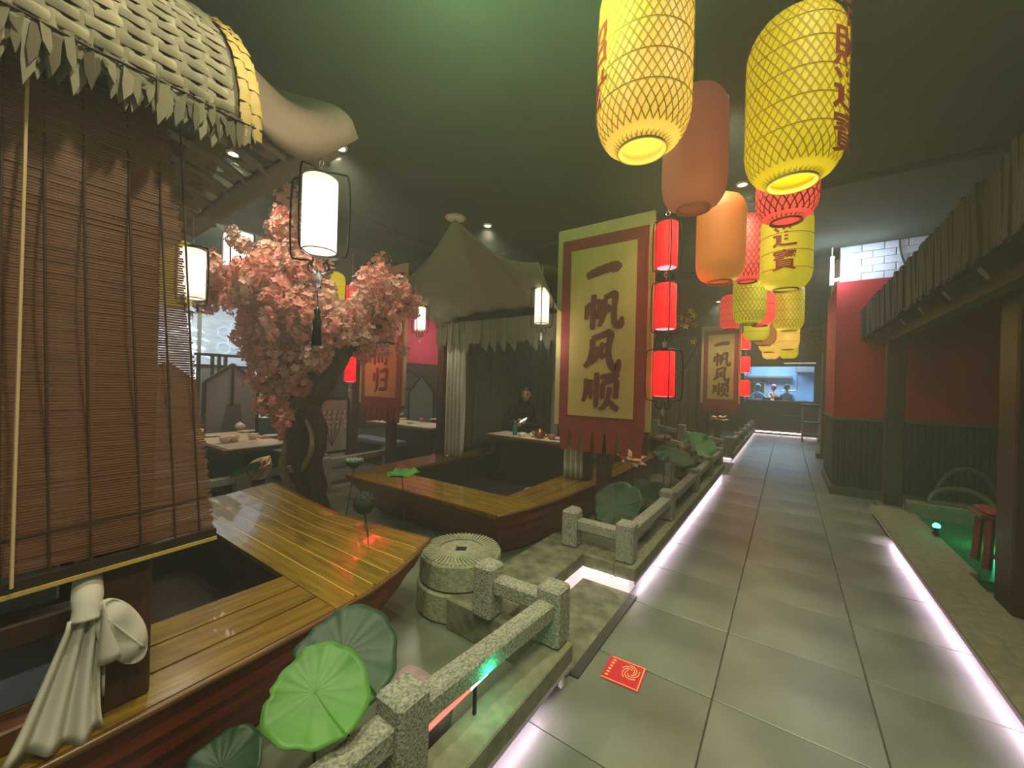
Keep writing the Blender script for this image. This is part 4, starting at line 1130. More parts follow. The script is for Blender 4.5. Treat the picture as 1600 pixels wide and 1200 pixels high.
# ------------------------------------------------------------------ lotus plants
def leaf_disc(c, r, tilt, mtl, parent, cup=.12, wav=.06, ph=0.0, ecc=0.12):
    """round lotus leaf with radial veins; tilt = (rx, ry)"""
    R = Matrix.Rotation(tilt[1], 3, 'Y') @ Matrix.Rotation(tilt[0], 3, 'X') if len(tilt) == 2 else Vector((0, 0, 1)).rotation_difference(Vector(tilt)).to_matrix()
    def fn(u, v):
        a = 2 * PI * u; q = v
        rr = r * q * (1 + .05 * math.sin(3 * a + ph) * q + .02 * math.sin(11 * a + 2 * ph) * q + ecc * math.cos(a - .3) - .12 * q * math.exp(-((a - 4.1) / .10) ** 2))
        z = r * (cup * q * q + wav * math.sin(5 * a + ph) * q ** 3 + .5 * wav * math.sin(9 * a + 3 * ph) * q ** 4 + .010 * math.cos(17 * a) * q * (1 - .5 * q))
        p = R @ Vector((rr * math.cos(a), rr * math.sin(a), z))
        return tuple(Vector(c) + p)
    return MB().grid(102, 9, fn).build('leaf_blade', mtl, parent, smooth=True, solid=.003)
def lotus_leaf(label, c, r, tilt, mtl, foot, cup=.12, wav=.06, ph=0.0, name='lotus_leaf', group='lotus leaves in the pond'):
    c = Vector(c); f = Vector(foot)
    t = thing(name, label, 'lotus leaf', f, group=group)
    leaf_disc(c, r, tilt, mtl, t, cup, wav, ph)
    m_ = (c + f) / 2 + Vector((.02, .02, 0))
    MB().tube(smooth_path([f, m_, c], 6), .0045, 8).build('stem', 'stem', t, smooth=True)
    return t
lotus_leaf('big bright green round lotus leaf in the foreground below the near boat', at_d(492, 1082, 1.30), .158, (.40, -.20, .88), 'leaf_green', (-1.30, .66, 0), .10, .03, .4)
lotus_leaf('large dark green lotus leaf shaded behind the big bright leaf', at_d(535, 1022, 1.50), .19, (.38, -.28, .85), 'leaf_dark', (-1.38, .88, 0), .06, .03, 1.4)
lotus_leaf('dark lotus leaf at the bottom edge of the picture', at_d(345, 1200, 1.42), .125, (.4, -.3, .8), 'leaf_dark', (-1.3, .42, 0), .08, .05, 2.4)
lotus_leaf('upright funnel-shaped green lotus leaf before the far boat deck', (-2.95, 2.43, .70), .145, (.05, .0), 'leaf_mid', (-2.92, 2.40, 0), .30, .07, .3)
lotus_leaf('small green lotus leaf behind the near bow, left of the blossom trunk', at_d(385, 737, 4.1), .15, (.3, -.5), 'leaf_mid', (-4.55, 1.98, 0), .15, .06, 1.0)
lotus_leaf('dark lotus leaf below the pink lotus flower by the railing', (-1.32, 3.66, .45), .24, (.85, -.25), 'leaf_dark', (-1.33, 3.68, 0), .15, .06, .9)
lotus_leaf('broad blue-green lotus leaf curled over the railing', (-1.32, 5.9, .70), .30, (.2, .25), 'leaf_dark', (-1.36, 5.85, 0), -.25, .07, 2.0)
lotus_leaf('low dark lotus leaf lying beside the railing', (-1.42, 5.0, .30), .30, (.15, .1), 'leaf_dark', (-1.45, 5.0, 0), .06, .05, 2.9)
lotus_leaf('pale-veined green lotus leaf near the bridge railing', (-1.25, 7.45, .62), .26, (.7, .5), 'leaf_mid', (-1.27, 7.5, 0), .15, .06, .1)
def petal_mesh(L, w, curl):
    return MB().grid(6, 8, lambda u, v: ((u - .5) * w * math.sin(PI * (.08 + .92 * v) ** .8) * 1.0, curl * L * v * v + .12 * w * (2 * u - 1) ** 2, L * v * (1 - .15 * v * curl))).mesh('petal', 'petal', smooth=True)
def lotus_flower(label, c, r, foot, mtl='petal', n=12, open_=.7, tiltv=(0, 0), curl=.4):
    t = thing('lotus_flower', label, 'lotus flower', foot, group='lotus flowers in the pond')
    pm = petal_mesh(r, r * .72, curl); pm.materials.clear(); pm.materials.append(MATS[mtl])
    base = Vector(c) - Vector(foot)
    for k in range(n):
        a = 2 * PI * k / n * 1.0 + (k % 2) * .2
        op = open_ * (1.1 if k % 2 else .65) + random.uniform(-.1, .1) * open_
        m4 = Matrix.Translation(base) @ Matrix.Rotation(tiltv[1], 4, 'Y') @ Matrix.Rotation(tiltv[0], 4, 'X') @ Matrix.Rotation(a, 4, 'Z') @ Matrix.Rotation(-op, 4, 'X')
        o = inst('petal', pm, t, None, mtx=m4)
        md = o.modifiers.new('solid', 'SOLIDIFY'); md.thickness = .003
    MB().lathe([(.002, 0), (r * .13, r * .08), (r * .2, r * .3), (.002, r * .32)], c, 12).build('seed_head', 'yellow_flower', t, smooth=True)
    MB().tube(smooth_path([foot, (Vector(foot) + Vector(c)) / 2 + Vector((.02, .01, 0)), c], 5), .006, 6).build('stem', 'stem', t)
    return t
lotus_flower('pale pink lotus flower between the banner hem and the railing', (-1.40, 4.35, .78), .16, (-1.36, 4.3, 0), open_=.95, tiltv=(.25, .3))
lotus_flower('yellow-pink lotus bud leaning at the foot of the blossom tree', at_d(398, 742, 4.3), .30, (-4.72, 2.06, 0), 'petal_yellow', 7, .17, (-.15, .85), -.10)
lotus_flower('small pink lotus flower before the small far banner', (-1.35, 10.9, .85), .2, (-1.35, 10.9, 0), open_=1.0)
def pod(label, c, r, foot, seeds_up, ball):
    t = thing('lotus_pod', label, 'lotus pod', foot, group='dried lotus pods')
    c = Vector(c)
    if ball: MB().sphere(c, r, 18, 12, (1, 1, 1.02)).build('pod_body', 'pod', t, smooth=True)
    else: MB().lathe([(.006, -r * .75), (r * .35, -r * .6), (r * .95, 0), (r, .012), (r * .9, .02), (.0005, .02)], c, 18).build('pod_body', 'leaf_dark', t, smooth=True)
    sm = MB().sphere((0, 0, 0), r * .12, 8, 6).mesh('seed', 'pod_seed' if not ball else 'pod', smooth=True)
    for k in range(26):
        q = math.sqrt((k + .5) / 26) * (.98 if ball else .85); a = k * 2.4
        if ball: off = Vector((r * q * math.cos(a), r * q * math.sin(a), r * math.sqrt(max(0, 1 - q * q))))
        else: off = Vector((r * q * math.cos(a), r * q * math.sin(a), .022))
        inst('seed', sm, t, c - Vector(foot) + off)
    b = c - Vector((0, 0, r * .7))
    mid = (b + Vector(foot)) / 2 + Vector((.05, -.01, 0))
    MB().tube(smooth_path([foot, mid, b], 6), .006, 6).build('stem', 'stem', t, smooth=True)
    return t
pod('dark round lotus pod on a bent stalk beyond the near bow', at_d(569, 786, 2.72), .075, tuple(at_d(600, 905, 2.72) * Vector((1, 1, 0)) if False else (at_d(585, 850, 2.72).x, at_d(585, 850, 2.72).y, 0)), True, True)
pod('flat speckled lotus pod on a thin leaning stalk before the far boat', at_d(553, 722, 3.5), .085, (-3.3, 1.98, 0), True, False)
# pink stone in the foreground pond
t = thing('pink_stone', 'smooth pinkish pond stone behind the near railing rail', 'stone', (-1.33, 1.25, 0))
MB().grid(20, 12, lambda u, v: (lambda a, b, k: (-1.36 + .17 * k * math.cos(b) * math.cos(a), 1.22 + .15 * k * math.cos(b) * math.sin(a), .11 + .15 * k * math.sin(b)))(2 * PI * u, -PI / 2 + PI * v, 1 + .12 * math.sin(6 * PI * u) * math.cos(-PI / 2 + PI * v))).build('stone_body', 'pond_stone', t, smooth=True)
MB().sphere((-1.30, 1.08, .05), .07, 10, 7).build('side_stone', 'pond_stone', t, smooth=True)

# ------------------------------------------------------------------ laser tube under the rail
t = thing('laser_tube', 'red glowing light tube with a green laser tip beneath the near railing', 'light', (-1.05, .9, .2))
MB().tube([(-1.045, .90, .33), (-1.045, 1.24, .335)], .009, 8).build('red_glow_tube', 'red_tube', t)
MB().tube([(-1.045, 1.24, .335), (-1.045, 1.35, .337)], .009, 8).build('hot_tip', 'white_hot', t)
MB().sphere((-1.04, 1.30, .352), .016, 10, 8).build('green_laser', 'green_led', t, smooth=True)
MB().bar((-1.05, 1.0, .2), (-1.05, 1.0, .33), .012, .012).build('stand', 'black_metal', t); MB().bar((-1.05, 1.28, .2), (-1.05, 1.28, .33), .012, .012).build('stand', 'black_metal', t)
light('green_laser_lamp', 'POINT', (-1.0, 1.32, .37), .8, (.02, 1, .45), .02)

# ------------------------------------------------------------------ red sticker on the floor
t = thing('floor_sticker', 'square red and gold sticker stuck on the aisle floor', 'sticker', (-.71, 2.17, 0))
R45 = math.radians(4)
MB().box((-.71, 2.17, .0028), (.205, .205, .0016), R45).build('red_sheet', 'sticker_red', t)
for sx, sy, w, h in ((0, .094, .19, .005), (0, -.094, .19, .005), (.094, 0, .005, .19)):
    MB().box((-.71 + sx, 2.17 + sy, .0042), (w, h, .0012), R45).build('gold_edge', 'sticker_gold', t)
for k in range(6): MB().box((-.785, 2.10 + k * .027, .0042), (.016, .013, .0012), R45).build('printed_mark', 'sticker_gold', t)
for k in range(5):
    a = k * 1.3
    MB().tube([(-.68 + (.015 + .006 * i) * math.cos(a + i * .5), 2.19 + (.02 + .007 * i) * math.sin(a + i * .5), .004) for i in range(7)], .003, 5).build('printed_scroll', 'sticker_gold', t)

# ------------------------------------------------------------------ cherry blossom tree
TB = Vector((-4.78, 2.52, 0))
tree = thing('blossom_tree', 'artificial cherry tree with dense pink blossom between the two boats', 'tree', TB)
def W4(px, py, d=4.75): return at_d(px, py, d)
def limb(pts, rs, name='branch', m_='bark'):
    P_ = smooth_path(pts, 5); n = len(P_)
    R_ = [lerp(rs[min(int(i / 5), len(rs) - 2)], rs[min(int(i / 5) + 1, len(rs) - 1)], (i / 5) % 1 if i < n - 1 else 1) for i in range(n)]
    R_ = [r * (1 + .10 * math.sin(i * 1.7 + len(pts))) for i, r in enumerate(R_)]
    return MB().tube(P_, R_, 10).build(name, m_, tree, smooth=True)
limb([TB, TB + Vector((.0, .02, .35)), W4(465, 690), W4(478, 650), W4(515, 590), W4(545, 545), W4(580, 500)], [.19, .16, .135, .12, .10, .075, .03], 'trunk')
limb([TB + Vector((.12, .06, 0)), W4(490, 730, 4.7), W4(500, 680, 4.65), W4(490, 645, 4.65), W4(465, 625, 4.7), W4(455, 560), W4(440, 480)], [.12, .10, .085, .085, .08, .06, .03], 'trunk')
limb([TB + Vector((-.14, -.02, 0)), W4(442, 735, 4.7), W4(448, 690, 4.68), W4(450, 655, 4.7)], [.06, .05, .035, .02], 'root', 'bark_pale')
limb([W4(472, 735, 4.55), W4(486, 705, 4.52), W4(487, 680, 4.55), W4(478, 655, 4.62)], [.03, .028, .025, .02], 'root', 'bark_pale')
for ctrl, r0 in (([(500, 610), (470, 560), (430, 500), (400, 450), (375, 400)], .05), ([(455, 560), (400, 500), (350, 460), (310, 440)], .04), ([(440, 500), (450, 420), (448, 340), (455, 285)], .045),
                 ([(545, 545), (590, 510), (625, 480), (650, 470)], .04), ([(530, 560), (520, 500), (500, 440), (520, 425)], .04), ([(575, 505), (600, 460), (605, 425)], .03), ([(470, 625), (440, 620), (425, 600)], .035), ([(545, 545), (600, 535), (640, 545)], .02)):
    limb([W4(*p, 4.75 + random.uniform(-.15, .15)) for p in ctrl], [r0, r0 * .8, r0 * .55, r0 * .4, r0 * .25][:len(ctrl)])
def blossom_cluster_mesh(seed, n, R_, m_):
    rd = random.Random(seed); mb = MB()
    for i in range(n):
        d = Vector((rd.gauss(0, 1), rd.gauss(0, 1), rd.gauss(0, 1))).normalized() * (R_ * rd.uniform(.45, 1.0))
        up = (d.normalized() + Vector((rd.uniform(-.5, .5), rd.uniform(-.5, .5), rd.uniform(-.2, .6)))).normalized()
        a = up.orthogonal().normalized(); b = up.cross(a)
        s = rd.uniform(.028, .042)
        for k in range(5):
            t0 = 2 * PI * k / 5 + i; t1 = t0 + 2 * PI / 5 * .98
            tm = (t0 + t1) / 2
            p1 = d + (a * math.cos(t0) + b * math.sin(t0)) * s * .8 + up * s * .35
            p2 = d + (a * math.cos(tm) + b * math.sin(tm)) * s * 1.15 + up * s * (.45 + rd.uniform(-.15, .3))
            p3 = d + (a * math.cos(t1) + b * math.sin(t1)) * s * .8 + up * s * .35
            mb.add([d, p1, p2, p3], [(0, 1, 2, 3)])
    return mb.mesh('blossom_cluster', m_)
CM = [blossom_cluster_mesh(k, 46, .15, 'blossom' if k % 3 else 'blossom_pale') for k in range(6)]
spots = [(300, 452, 16), (318, 430, 22), (335, 405, 18), (345, 445, 26), (370, 425, 26), (355, 470, 20), (325, 470, 16), (385, 455, 26), (372, 375, 14), (385, 390, 16), (362, 362, 10),
         (455, 290, 12), (448, 310, 16), (440, 335, 18), (452, 360, 20), (435, 375, 22), (462, 330, 14), (425, 400, 24), (460, 395, 22), (440, 300, 14), (432, 350, 16),
         (405, 420, 26), (435, 430, 30), (470, 430, 28), (500, 425, 24), (405, 455, 28), (440, 465, 32), (475, 465, 32), (498, 455, 22), (540, 482, 20), (400, 490, 26), (430, 500, 30), (465, 500, 32), (500, 490, 30),
         (530, 505, 26), (560, 490, 26), (395, 520, 22), (420, 535, 30), (455, 535, 30), (490, 530, 30), (550, 520, 26), (400, 560, 22), (430, 570, 28), (465, 570, 30), (495, 560, 26),
         (410, 595, 22), (440, 605, 28), (470, 605, 24), (490, 595, 18), (425, 630, 22), (450, 635, 26), (472, 630, 18), (435, 655, 18), (455, 665, 14), (445, 680, 10),
         (575, 470, 26), (590, 450, 26), (600, 425, 20), (585, 430, 18), (605, 475, 26), (625, 460, 22), (620, 490, 20), (640, 475, 16), (650, 468, 10), (590, 505, 24), (565, 520, 22), (610, 515, 18), (585, 535, 18), (605, 545, 14), (630, 545, 10), (570, 550, 14), (595, 415, 14), (560, 455, 14), (640, 490, 12)]
for (px, py, r) in spots:
    for j in range(3 if r > 20 else 2):
        dd = 4.75 + random.uniform(-.42, .40)
        p = at_d(px + random.uniform(-.45, .45) * r, py + random.uniform(-.45, .45) * r, dd)
        R_ = r / FPX * dd * random.uniform(.85, 1.1)
        m4 = Matrix.Translation(p - TB) @ Matrix.Rotation(random.uniform(0, 6.28), 4, 'Z') @ Matrix.Rotation(random.uniform(0, 3), 4, 'X') @ Matrix.Diagonal((R_ / .15, R_ / .15, R_ / .15, 1))
        inst('blossom_cluster', CM[random.randrange(6)], tree, None, mtx=m4)['kind'] = 'stuff'

# yellow flower spray behind the red lanterns
t = thing('yellow_flower_spray', 'small yellow flower spray on a bare twig right of the red lantern chain', 'flower', (-1.55, 6.4, 0))
c0 = at_y(1075, 500, 6.4)
MB().tube(smooth_path([(-1.55, 6.4, 0), (-1.5, 6.4, 1.4), (c0.x + .15, 6.4, c0.z - .35), c0], 6), .008, 6).build('twig', 'bark', t)
fm = MB()
for k in range(5):
    a = 2 * PI * k / 5
    fm.add([(0, 0, 0), (.06 * math.cos(a - .3), -.01, .06 * math.sin(a - .3)), (.1 * math.cos(a), -.03, .1 * math.sin(a)), (.06 * math.cos(a + .3), -.01, .06 * math.sin(a + .3))], [(0, 1, 2, 3)])
fm = fm.mesh('flower_head', 'yellow_flower')
for (dx, dz_) in ((0, 0), (-.12, .05), (.1, .08), (-.03, -.12), (.13, -.1), (-.14, -.08), (.05, .16), (.1, -.42)):
    inst('flower_head', fm, t, c0 - t.location + Vector((dx * .8, random.uniform(-.05, .05), dz_ * .8)), (random.uniform(-.4, .4), random.uniform(0, 3), random.uniform(-.5, .5)), (.55, .55, .55))

# ------------------------------------------------------------------ dining tables with tea things
def cup(label, p, r=.045, h=.05, m_='ceramic'):
    t = thing('tea_cup', label, 'cup', p, group='crockery on the tables')
    MB().lathe([(r * .5, 0), (r * .8, h * .3), (r, h), (r * .92, h), (r * .7, h * .35), (.0005, h * .2)], p, 14, cap0=True).build('bowl', m_, t, smooth=True)
    MB().lathe([(r * .55, -.0), (r * .5, .006)], p, 14).build('foot_ring', m_, t)
def plate(label, p, r=.11, m_='ceramic'):
    t = thing('plate', label, 'plate', p, group='crockery on the tables')
    MB().lathe([(r * .55, 0), (r * .65, .006), (r, .018), (r * .98, .022), (r * .6, .01), (.0005, .009)], p, 20, cap0=True).build('dish', m_, t, smooth=True)
    MB().lathe([(r * .97, .018), (r * 1.02, .021), (r * .97, .024)], p, 20).build('lip', m_, t, smooth=True)
def teapot(label, p, m_, r=.075):
    t = thing('teapot', label, 'teapot', p)
    x, y, z = p
    MB().lathe([(r * .6, 0), (r, r * .5), (r * .95, r), (r * .5, r * 1.4), (r * .4, r * 1.45)], p, 16, cap0=True).build('body', m_, t, smooth=True)
    MB().lathe([(r * .45, r * 1.42), (r * .3, r * 1.6), (r * .1, r * 1.65), (r * .12, r * 1.8), (.0005, r * 1.85)], p, 12).build('lid', m_, t, smooth=True)
    MB().tube(smooth_path([(x - r * .9, y, z + r * .6), (x - r * 1.4, y, z + r * .9), (x - r * 1.6, y, z + r * 1.35)], 4), [r * .22] * 5 + [r * .12] * 4, 8).build('spout', m_, t, smooth=True)
    MB().tube(smooth_path([(x + r * .9, y, z + r * 1.1), (x + r * 1.5, y, z + r * 1.1), (x + r * 1.4, y, z + r * .4), (x + r * .9, y, z + r * .4)], 4), r * .1, 8).build('handle', m_, t, smooth=True)
def table(label, x0, x1, y0, y1, z, zf, cloth=True):
    t = thing('dining_table', label, 'table', ((x0 + x1) / 2, (y0 + y1) / 2, zf))
    MB().ext(x0, x1, y0, y1, z - .05, z - .004).build('top', 'brown_wood', t, bevel=.006)
    if cloth: MB().ext(x0 + .06, x1 - .06, y0 + .06, y1 - .06, z - .004, z).build('pale_inlay', 'table_top', t)
    MB().ext((x0 + x1) / 2 - .5 * (x1 - x0) * .7, (x0 + x1) / 2 + .5 * (x1 - x0) * .7, (y0 + y1) / 2 - .12, (y0 + y1) / 2 + .12, zf + .04, z - .05).build('pedestal', 'black_wood', t)
    MB().ext((x0 + x1) / 2 - .5 * (x1 - x0) * .8, (x0 + x1) / 2 + .5 * (x1 - x0) * .8, (y0 + y1) / 2 - .25, (y0 + y1) / 2 + .25, zf, zf + .04).build('foot', 'black_wood', t)
table('long table with pale top and tea sets, left of the blossom trunk', -7.05, -5.25, 1.78, 2.62, .75, .06)
table('table with pale top seen between the red-lit banner and the white curtain', -7.2, -5.25, 4.95, 5.75, .75, .06)
ZT = .75
for i, (px, py, lab) in enumerate([(297, 682, 'teacup at the near left end of the long table'), (310, 678, 'teacup beside the first cup on the long table'), (352, 692, 'squat teacup at the front edge of the long table'), (395, 686, 'teacup in the middle of the long table'), (365, 690, 'small shallow cup on the front edge of the long table')]):
    p = at_z(px, py, ZT); cup(lab, (p.x, p.y, ZT), .068, .075)
for i, (px, py, lab) in enumerate([(385, 675, 'stacked white plate at the back of the long table'), (330, 682, 'white plate at the left of the long table'), (425, 682, 'white plate near the trunk on the long table')]):
    p = at_z(px, py, ZT); plate(lab, (p.x, p.y, ZT), .12)
p = at_z(385, 674, ZT); teapot('white teapot at the back of the long table', (p.x - .25, p.y, ZT), 'ceramic')
p = at_z(412, 684, ZT)
t = thing('napkin', 'folded pink napkin on the long table beside the trunk', 'napkin', (p.x, p.y, ZT))
MB().prism([(-.1, -.05), (.1, -.06), (.11, .05), (-.09, .06)], lambda a, b: (p.x + a, p.y + b, ZT), lambda a, b: (p.x + a, p.y + b, ZT + .008)).build('lower_fold', 'ceramic_red', t)
MB().prism([(-.09, -.04), (.08, -.05), (.03, .05)], lambda a, b: (p.x + a, p.y + b, ZT + .008), lambda a, b: (p.x + a, p.y + b, ZT + .014)).build('upper_fold', 'ceramic_red', t)
for i, (px, py, lab) in enumerate([(641, 662, 'white bowl in the middle of the far table'), (628, 655, 'white plate at the left edge of the far table'), (680, 656, 'white plate at the right of the far table')]):
    p = at_z(px, py, ZT); (cup if i == 0 else plate)(lab, (p.x, p.y, ZT), .08 if i == 0 else .12)
p = at_z(660, 659, ZT); teapot('reddish little teapot on the far table', (p.x, p.y, ZT), 'ceramic_red', .06)

# booth screens with gable-shaped frames
def screen(label, x, y0, y1, z0, zs, zp, m_='panel_grey', mid=True):
    t = thing('booth_screen', label, 'screen', (x, (y0 + y1) / 2, .06))
    ym = (y0 + y1) / 2
    MB().prism([(y0, z0), (y1, z0), (y1, zs), (ym, zp), (y0, zs)], lambda a, b: (x - .012, a, b), lambda a, b: (x + .012, a, b)).build('panel', m_, t)
    for a, b in (((y0, .06), (y0, zs)), ((y1, .06), (y1, zs)), ((y0, zs), (ym, zp)), ((y1, zs), (ym, zp)), ((y0, z0), (y1, z0))):
        MB().bar((x, *a), (x, *b), .05, .05).build('frame_bar', 'black_wood', t)
    if mid: MB().bar((x + .02, ym, lerp(z0, zp, .55)), (x + .02, ym, zp + .02), .03, .045).build('frame_bar', 'black_wood', t)
    return t
t = screen('grey gable-shaped booth screen directly behind the long table', -7.5, 2.24, 3.0, .3, 1.5, 1.8)
MB().prism([(2.42, .5), (2.86, .5), (2.78, .85), (2.74, 1.15), (2.54, 1.15), (2.50, .85)], lambda a, b: (-7.487, a, b), lambda a, b: (-7.48, a, b)).build('bell_motif', 'cushion', t)
screen('grey gable booth screen seen through the bamboo blind edge', -7.5, 1.45, 2.12, .3, 1.5, 1.78)
screen('slanted grey booth screen right of the far seated diner', -7.2, 6.05, 6.85, .3, 1.35, 1.75, mid=False)
screen('lilac booth screen behind the far seated diner', -9.6, 7.6, 8.5, .3, 1.7, 1.95, 'panel_lilac', False)
t = screen('grey booth screen painted with white plum branches, right of the trunk', -6.6, 3.5, 4.15, .3, 1.25, 1.26, 'plaster', False)
for k in range(5):
    y = 3.62 + k * .1
    MB().tube(smooth_path([(-6.58, 3.85, .42), (-6.58, lerp(3.85, y, .6), .65), (-6.58, y, .85 + .06 * (k % 3)), (-6.58, y + .03, 1.05)], 4), .006, 5).build('painted_branch', 'dark_stone', t)
    for j in range(4):
        MB().sphere((-6.575, y + random.uniform(-.06, .08), .75 + .09 * j), .022, 8, 5, (.2, 1, 1)).build('painted_flower', 'ceramic', t)
t = thing('lattice_screen', 'dark wooden lattice screen standing in front of the bright wave window', 'screen', (-8.4, 2.85, .06))
for y in (2.42, 2.62, 2.72, 2.82, 3.2): MB().bar((-8.4, y, .06), (-8.4, y, 1.98), .05, .05).build('post', 'black_wood', t)
for z in (1.98, 1.78, .7): MB().bar((-8.4, 2.36, z), (-8.4, 3.26, z), .05, .05).build('rail', 'black_wood', t)
MB().ext(-8.41, -8.39, 2.42, 3.2, .7, 1.78).build('panel', 'panel_grey', t)
t = struct('trim_10', MB().ext(-6.7, -6.55, 4.2, 4.35, .06, 3.9), 'brown_wood', bevel=.01)
struct('trim_11', MB().ext(-7.35, -7.2, 1.2, 1.38, .06, 3.9), 'brown_wood', bevel=.01)
struct('trim_12', MB().ext(-5.55, -5.4, 6.2, 6.35, .06, 3.9), 'brown_wood', bevel=.01)
def bench(label, x0, x1, y0, y1):
    t = thing('booth_bench', label, 'bench', ((x0 + x1) / 2, (y0 + y1) / 2, .06))
    MB().ext(x0, x1, y0, y1, .06, .42).build('base', 'black_wood', t); MB().ext(x0, x1, y0 + .01, y1 - .01, .42, .5).build('cushion', 'cushion', t, bevel=.015)
bench('cushioned bench on the far side of the long table', -7.0, -5.5, 2.8, 3.2)
bench('cushioned bench on the near side of the long table', -7.0, -5.6, 1.25, 1.65)
bench('blue-grey cushioned bench before the far table', -7.0, -5.7, 4.45, 4.8)
t = thing('high_chair', 'dark wooden slatted chair back beside the far table', 'chair', (-6.05, 6.1, .06))
for y in (5.95, 6.25):
    MB().bar((-6.05, y, .06), (-6.05, y, 1.2), .04, .04).build('leg', 'black_wood', t); MB().bar((-6.45, y, .06), (-6.45, y, .5), .04, .04).build('leg', 'black_wood', t)
MB().ext(-6.48, -6.03, 5.92, 6.28, .5, .54).build('seat', 'black_wood', t)
for z in (.75, .92, 1.1): MB().bar((-6.05, 5.95, z), (-6.05, 6.25, z), .03, .07).build('back_slat', 'black_wood', t)

# tea table inside the far boat
table('dark tea table inside the far boat, before the guest', -3.95, -2.35, 4.83, 5.45, .80, .12, cloth=True)
ZB = .80
t = thing('drink_bottle', 'teal drinking bottle on the tea table beside the guest', 'bottle', (-3.45, 5.02, ZB))
MB().lathe([(.035, 0), (.037, .01), (.037, .15), (.02, .18), (.02, .2)], t.location, 14, cap0=True).build('body', 'bottle_teal', t, smooth=True)
MB().lathe([(.024, .2), (.024, .225), (.0005, .23)], t.location, 12).build('cap', 'bottle_teal', t, smooth=True)
for (x, y, lab) in [(-3.3, 5.0, 'pink-white cup next to the teal bottle'), (-3.16, 5.08, 'white cup behind the copper teapot'), (-3.2, 5.25, 'white bowl before the guest'), (-2.75, 5.3, 'white bowl near the banner edge')]:
    cup(lab, (x, y, ZB), .05, .06)
plate('white plate at the right end of the tea table', (-2.7, 5.15, ZB), .13); plate('white saucer before the guest phone', (-3.0, 5.32, ZB), .1)
teapot('small copper teapot on the tea table in the far boat', (-3.0, 5.02, ZB), 'copper', .085)
cup('red tea bowl beside the copper teapot', (-2.8, 5.02, ZB), .06, .07, 'ceramic_red')
t = thing('shoe_pair', 'pale shoe lying on the dark floor of the far boat', 'shoe', (-2.75, 4.45, .12))
MB().sphere((-2.75, 4.45, .17), .13, 12, 8, (1, .42, .4)).build('upper', 'panel_grey', t, smooth=True); MB().ext(-2.88, -2.62, 4.40, 4.50, .12, .145).build('sole', 'ceramic', t, bevel=.01)

# ------------------------------------------------------------------ people
def skin_body(name, joints, edges, root, m_, parent):
    me = bpy.data.meshes.new(name); me.from_pydata([Vector(j[0]) for j in joints], edges, [])
    o = bpy.data.objects.new(name, me); COL.objects.link(o)
    md = o.modifiers.new('skin', 'SKIN'); md.use_smooth_shade = True
    for i, j in enumerate(joints):
        r = j[1]; me.skin_vertices[0].data[i].radius = (r, r) if not isinstance(r, tuple) else r
        me.skin_vertices[0].data[i].use_root = (i == root)
    s = o.modifiers.new('sub', 'SUBSURF'); s.levels = 2; s.render_levels = 2
    bpy.context.view_layer.update()
    dg = bpy.context.evaluated_depsgraph_get()
    m2 = bpy.data.meshes.new_from_object(o.evaluated_get(dg)); bpy.data.objects.remove(o)
    m2.polygons.foreach_set('use_smooth', [True] * len(m2.polygons))
    m2.materials.clear(); m2.materials.append(MATS[m_])
    ob = bpy.data.objects.new(name, m2); COL.objects.link(ob); ob.parent = parent
    return ob
def head(c, face, parent, r=.1, hair=True, bun=False, cap=None, up=Vector((0, 0, 1))):
    """head with face looking along 'face'"""
    f = Vector(face).normalized(); sd = f.cross(Vector(up)).normalized(); u = sd.cross(f)
    c = Vector(c)
    off = Vector((0, 0, 0)); p = parent
    while p.parent: p = p.parent
    mb = MB()
    def hp(a, b, k=1.0):   # a azimuth from face, b elevation
        q = Vector((math.cos(b) * math.cos(a), math.cos(b) * math.sin(a), math.sin(b)))
        x = q.x * .95; y = q.y * .78; z = q.z * 1.18
        if q.z < 0: y *= 1 + .30 * q.z; x *= 1 + .08 * q.z
        if abs(a) < .28 and -.45 < b < .12: x += .16 * (1 - abs(a) / .28) * max(0, 1 - abs(b + .2) / .28)   # nose
        if .12 < abs(a) < .55 and -.02 < b < .22: x -= .06
        return c + (f * x + sd * y + u * z) * r * k
    mb.grid(36, 24, lambda s, v: tuple(hp(-PI + 2 * PI * s, -PI / 2 + PI * v)))
    mb.build('head', 'skin', parent, smooth=True)
    for s in (-1, 1):
        e = c + (f * .80 + sd * .32 * s + u * .10) * r
        MB().sphere(e, r * .10, 8, 6).build('eye', 'hair', parent, smooth=True)
        MB().sphere(c + (sd * .80 * s - f * .02) * r, r * .2, 8, 6, (.5, .8, 1.2)).build('ear', 'skin', parent, smooth=True)
        MB().bar(c + (f * .86 + sd * .18 * s + u * .26) * r, c + (f * .76 + sd * .48 * s + u * .26) * r, r * .06, r * .06).build('eyebrow', 'hair', parent)
    MB().bar(c + (f * .86 - sd * .2 - u * .56) * r, c + (f * .86 + sd * .2 - u * .56) * r, r * .08, r * .07).build('mouth', 'ceramic_red', parent)
    if cap:
        MB().grid(24, 8, lambda s, v: tuple(c + (f * math.cos(2 * PI * s) + sd * math.sin(2 * PI * s) * .86) * r * 1.04 * math.cos(v * PI / 2 * .98) + u * r * (.35 + .95 * math.sin(v * PI / 2)))).build('cap', cap, parent, smooth=True)
    elif hair:
        def hr(s, v):
            a = -PI + 2 * PI * s
            lo = .62 if abs(a) < .85 else lerp(.5, -.45, min(1, (abs(a) - .85) / .9))
            b = lerp(lo, PI / 2, v)
            return tuple(hp(a, b, 1.09))
        MB().grid(32, 10, hr).build('hair', 'hair', parent, smooth=True, solid=.008)
        if bun: MB().sphere(c + (-f * .5 + u * 1.15) * r, r * .42, 10, 8).build('hair_bun', 'hair', parent, smooth=True)
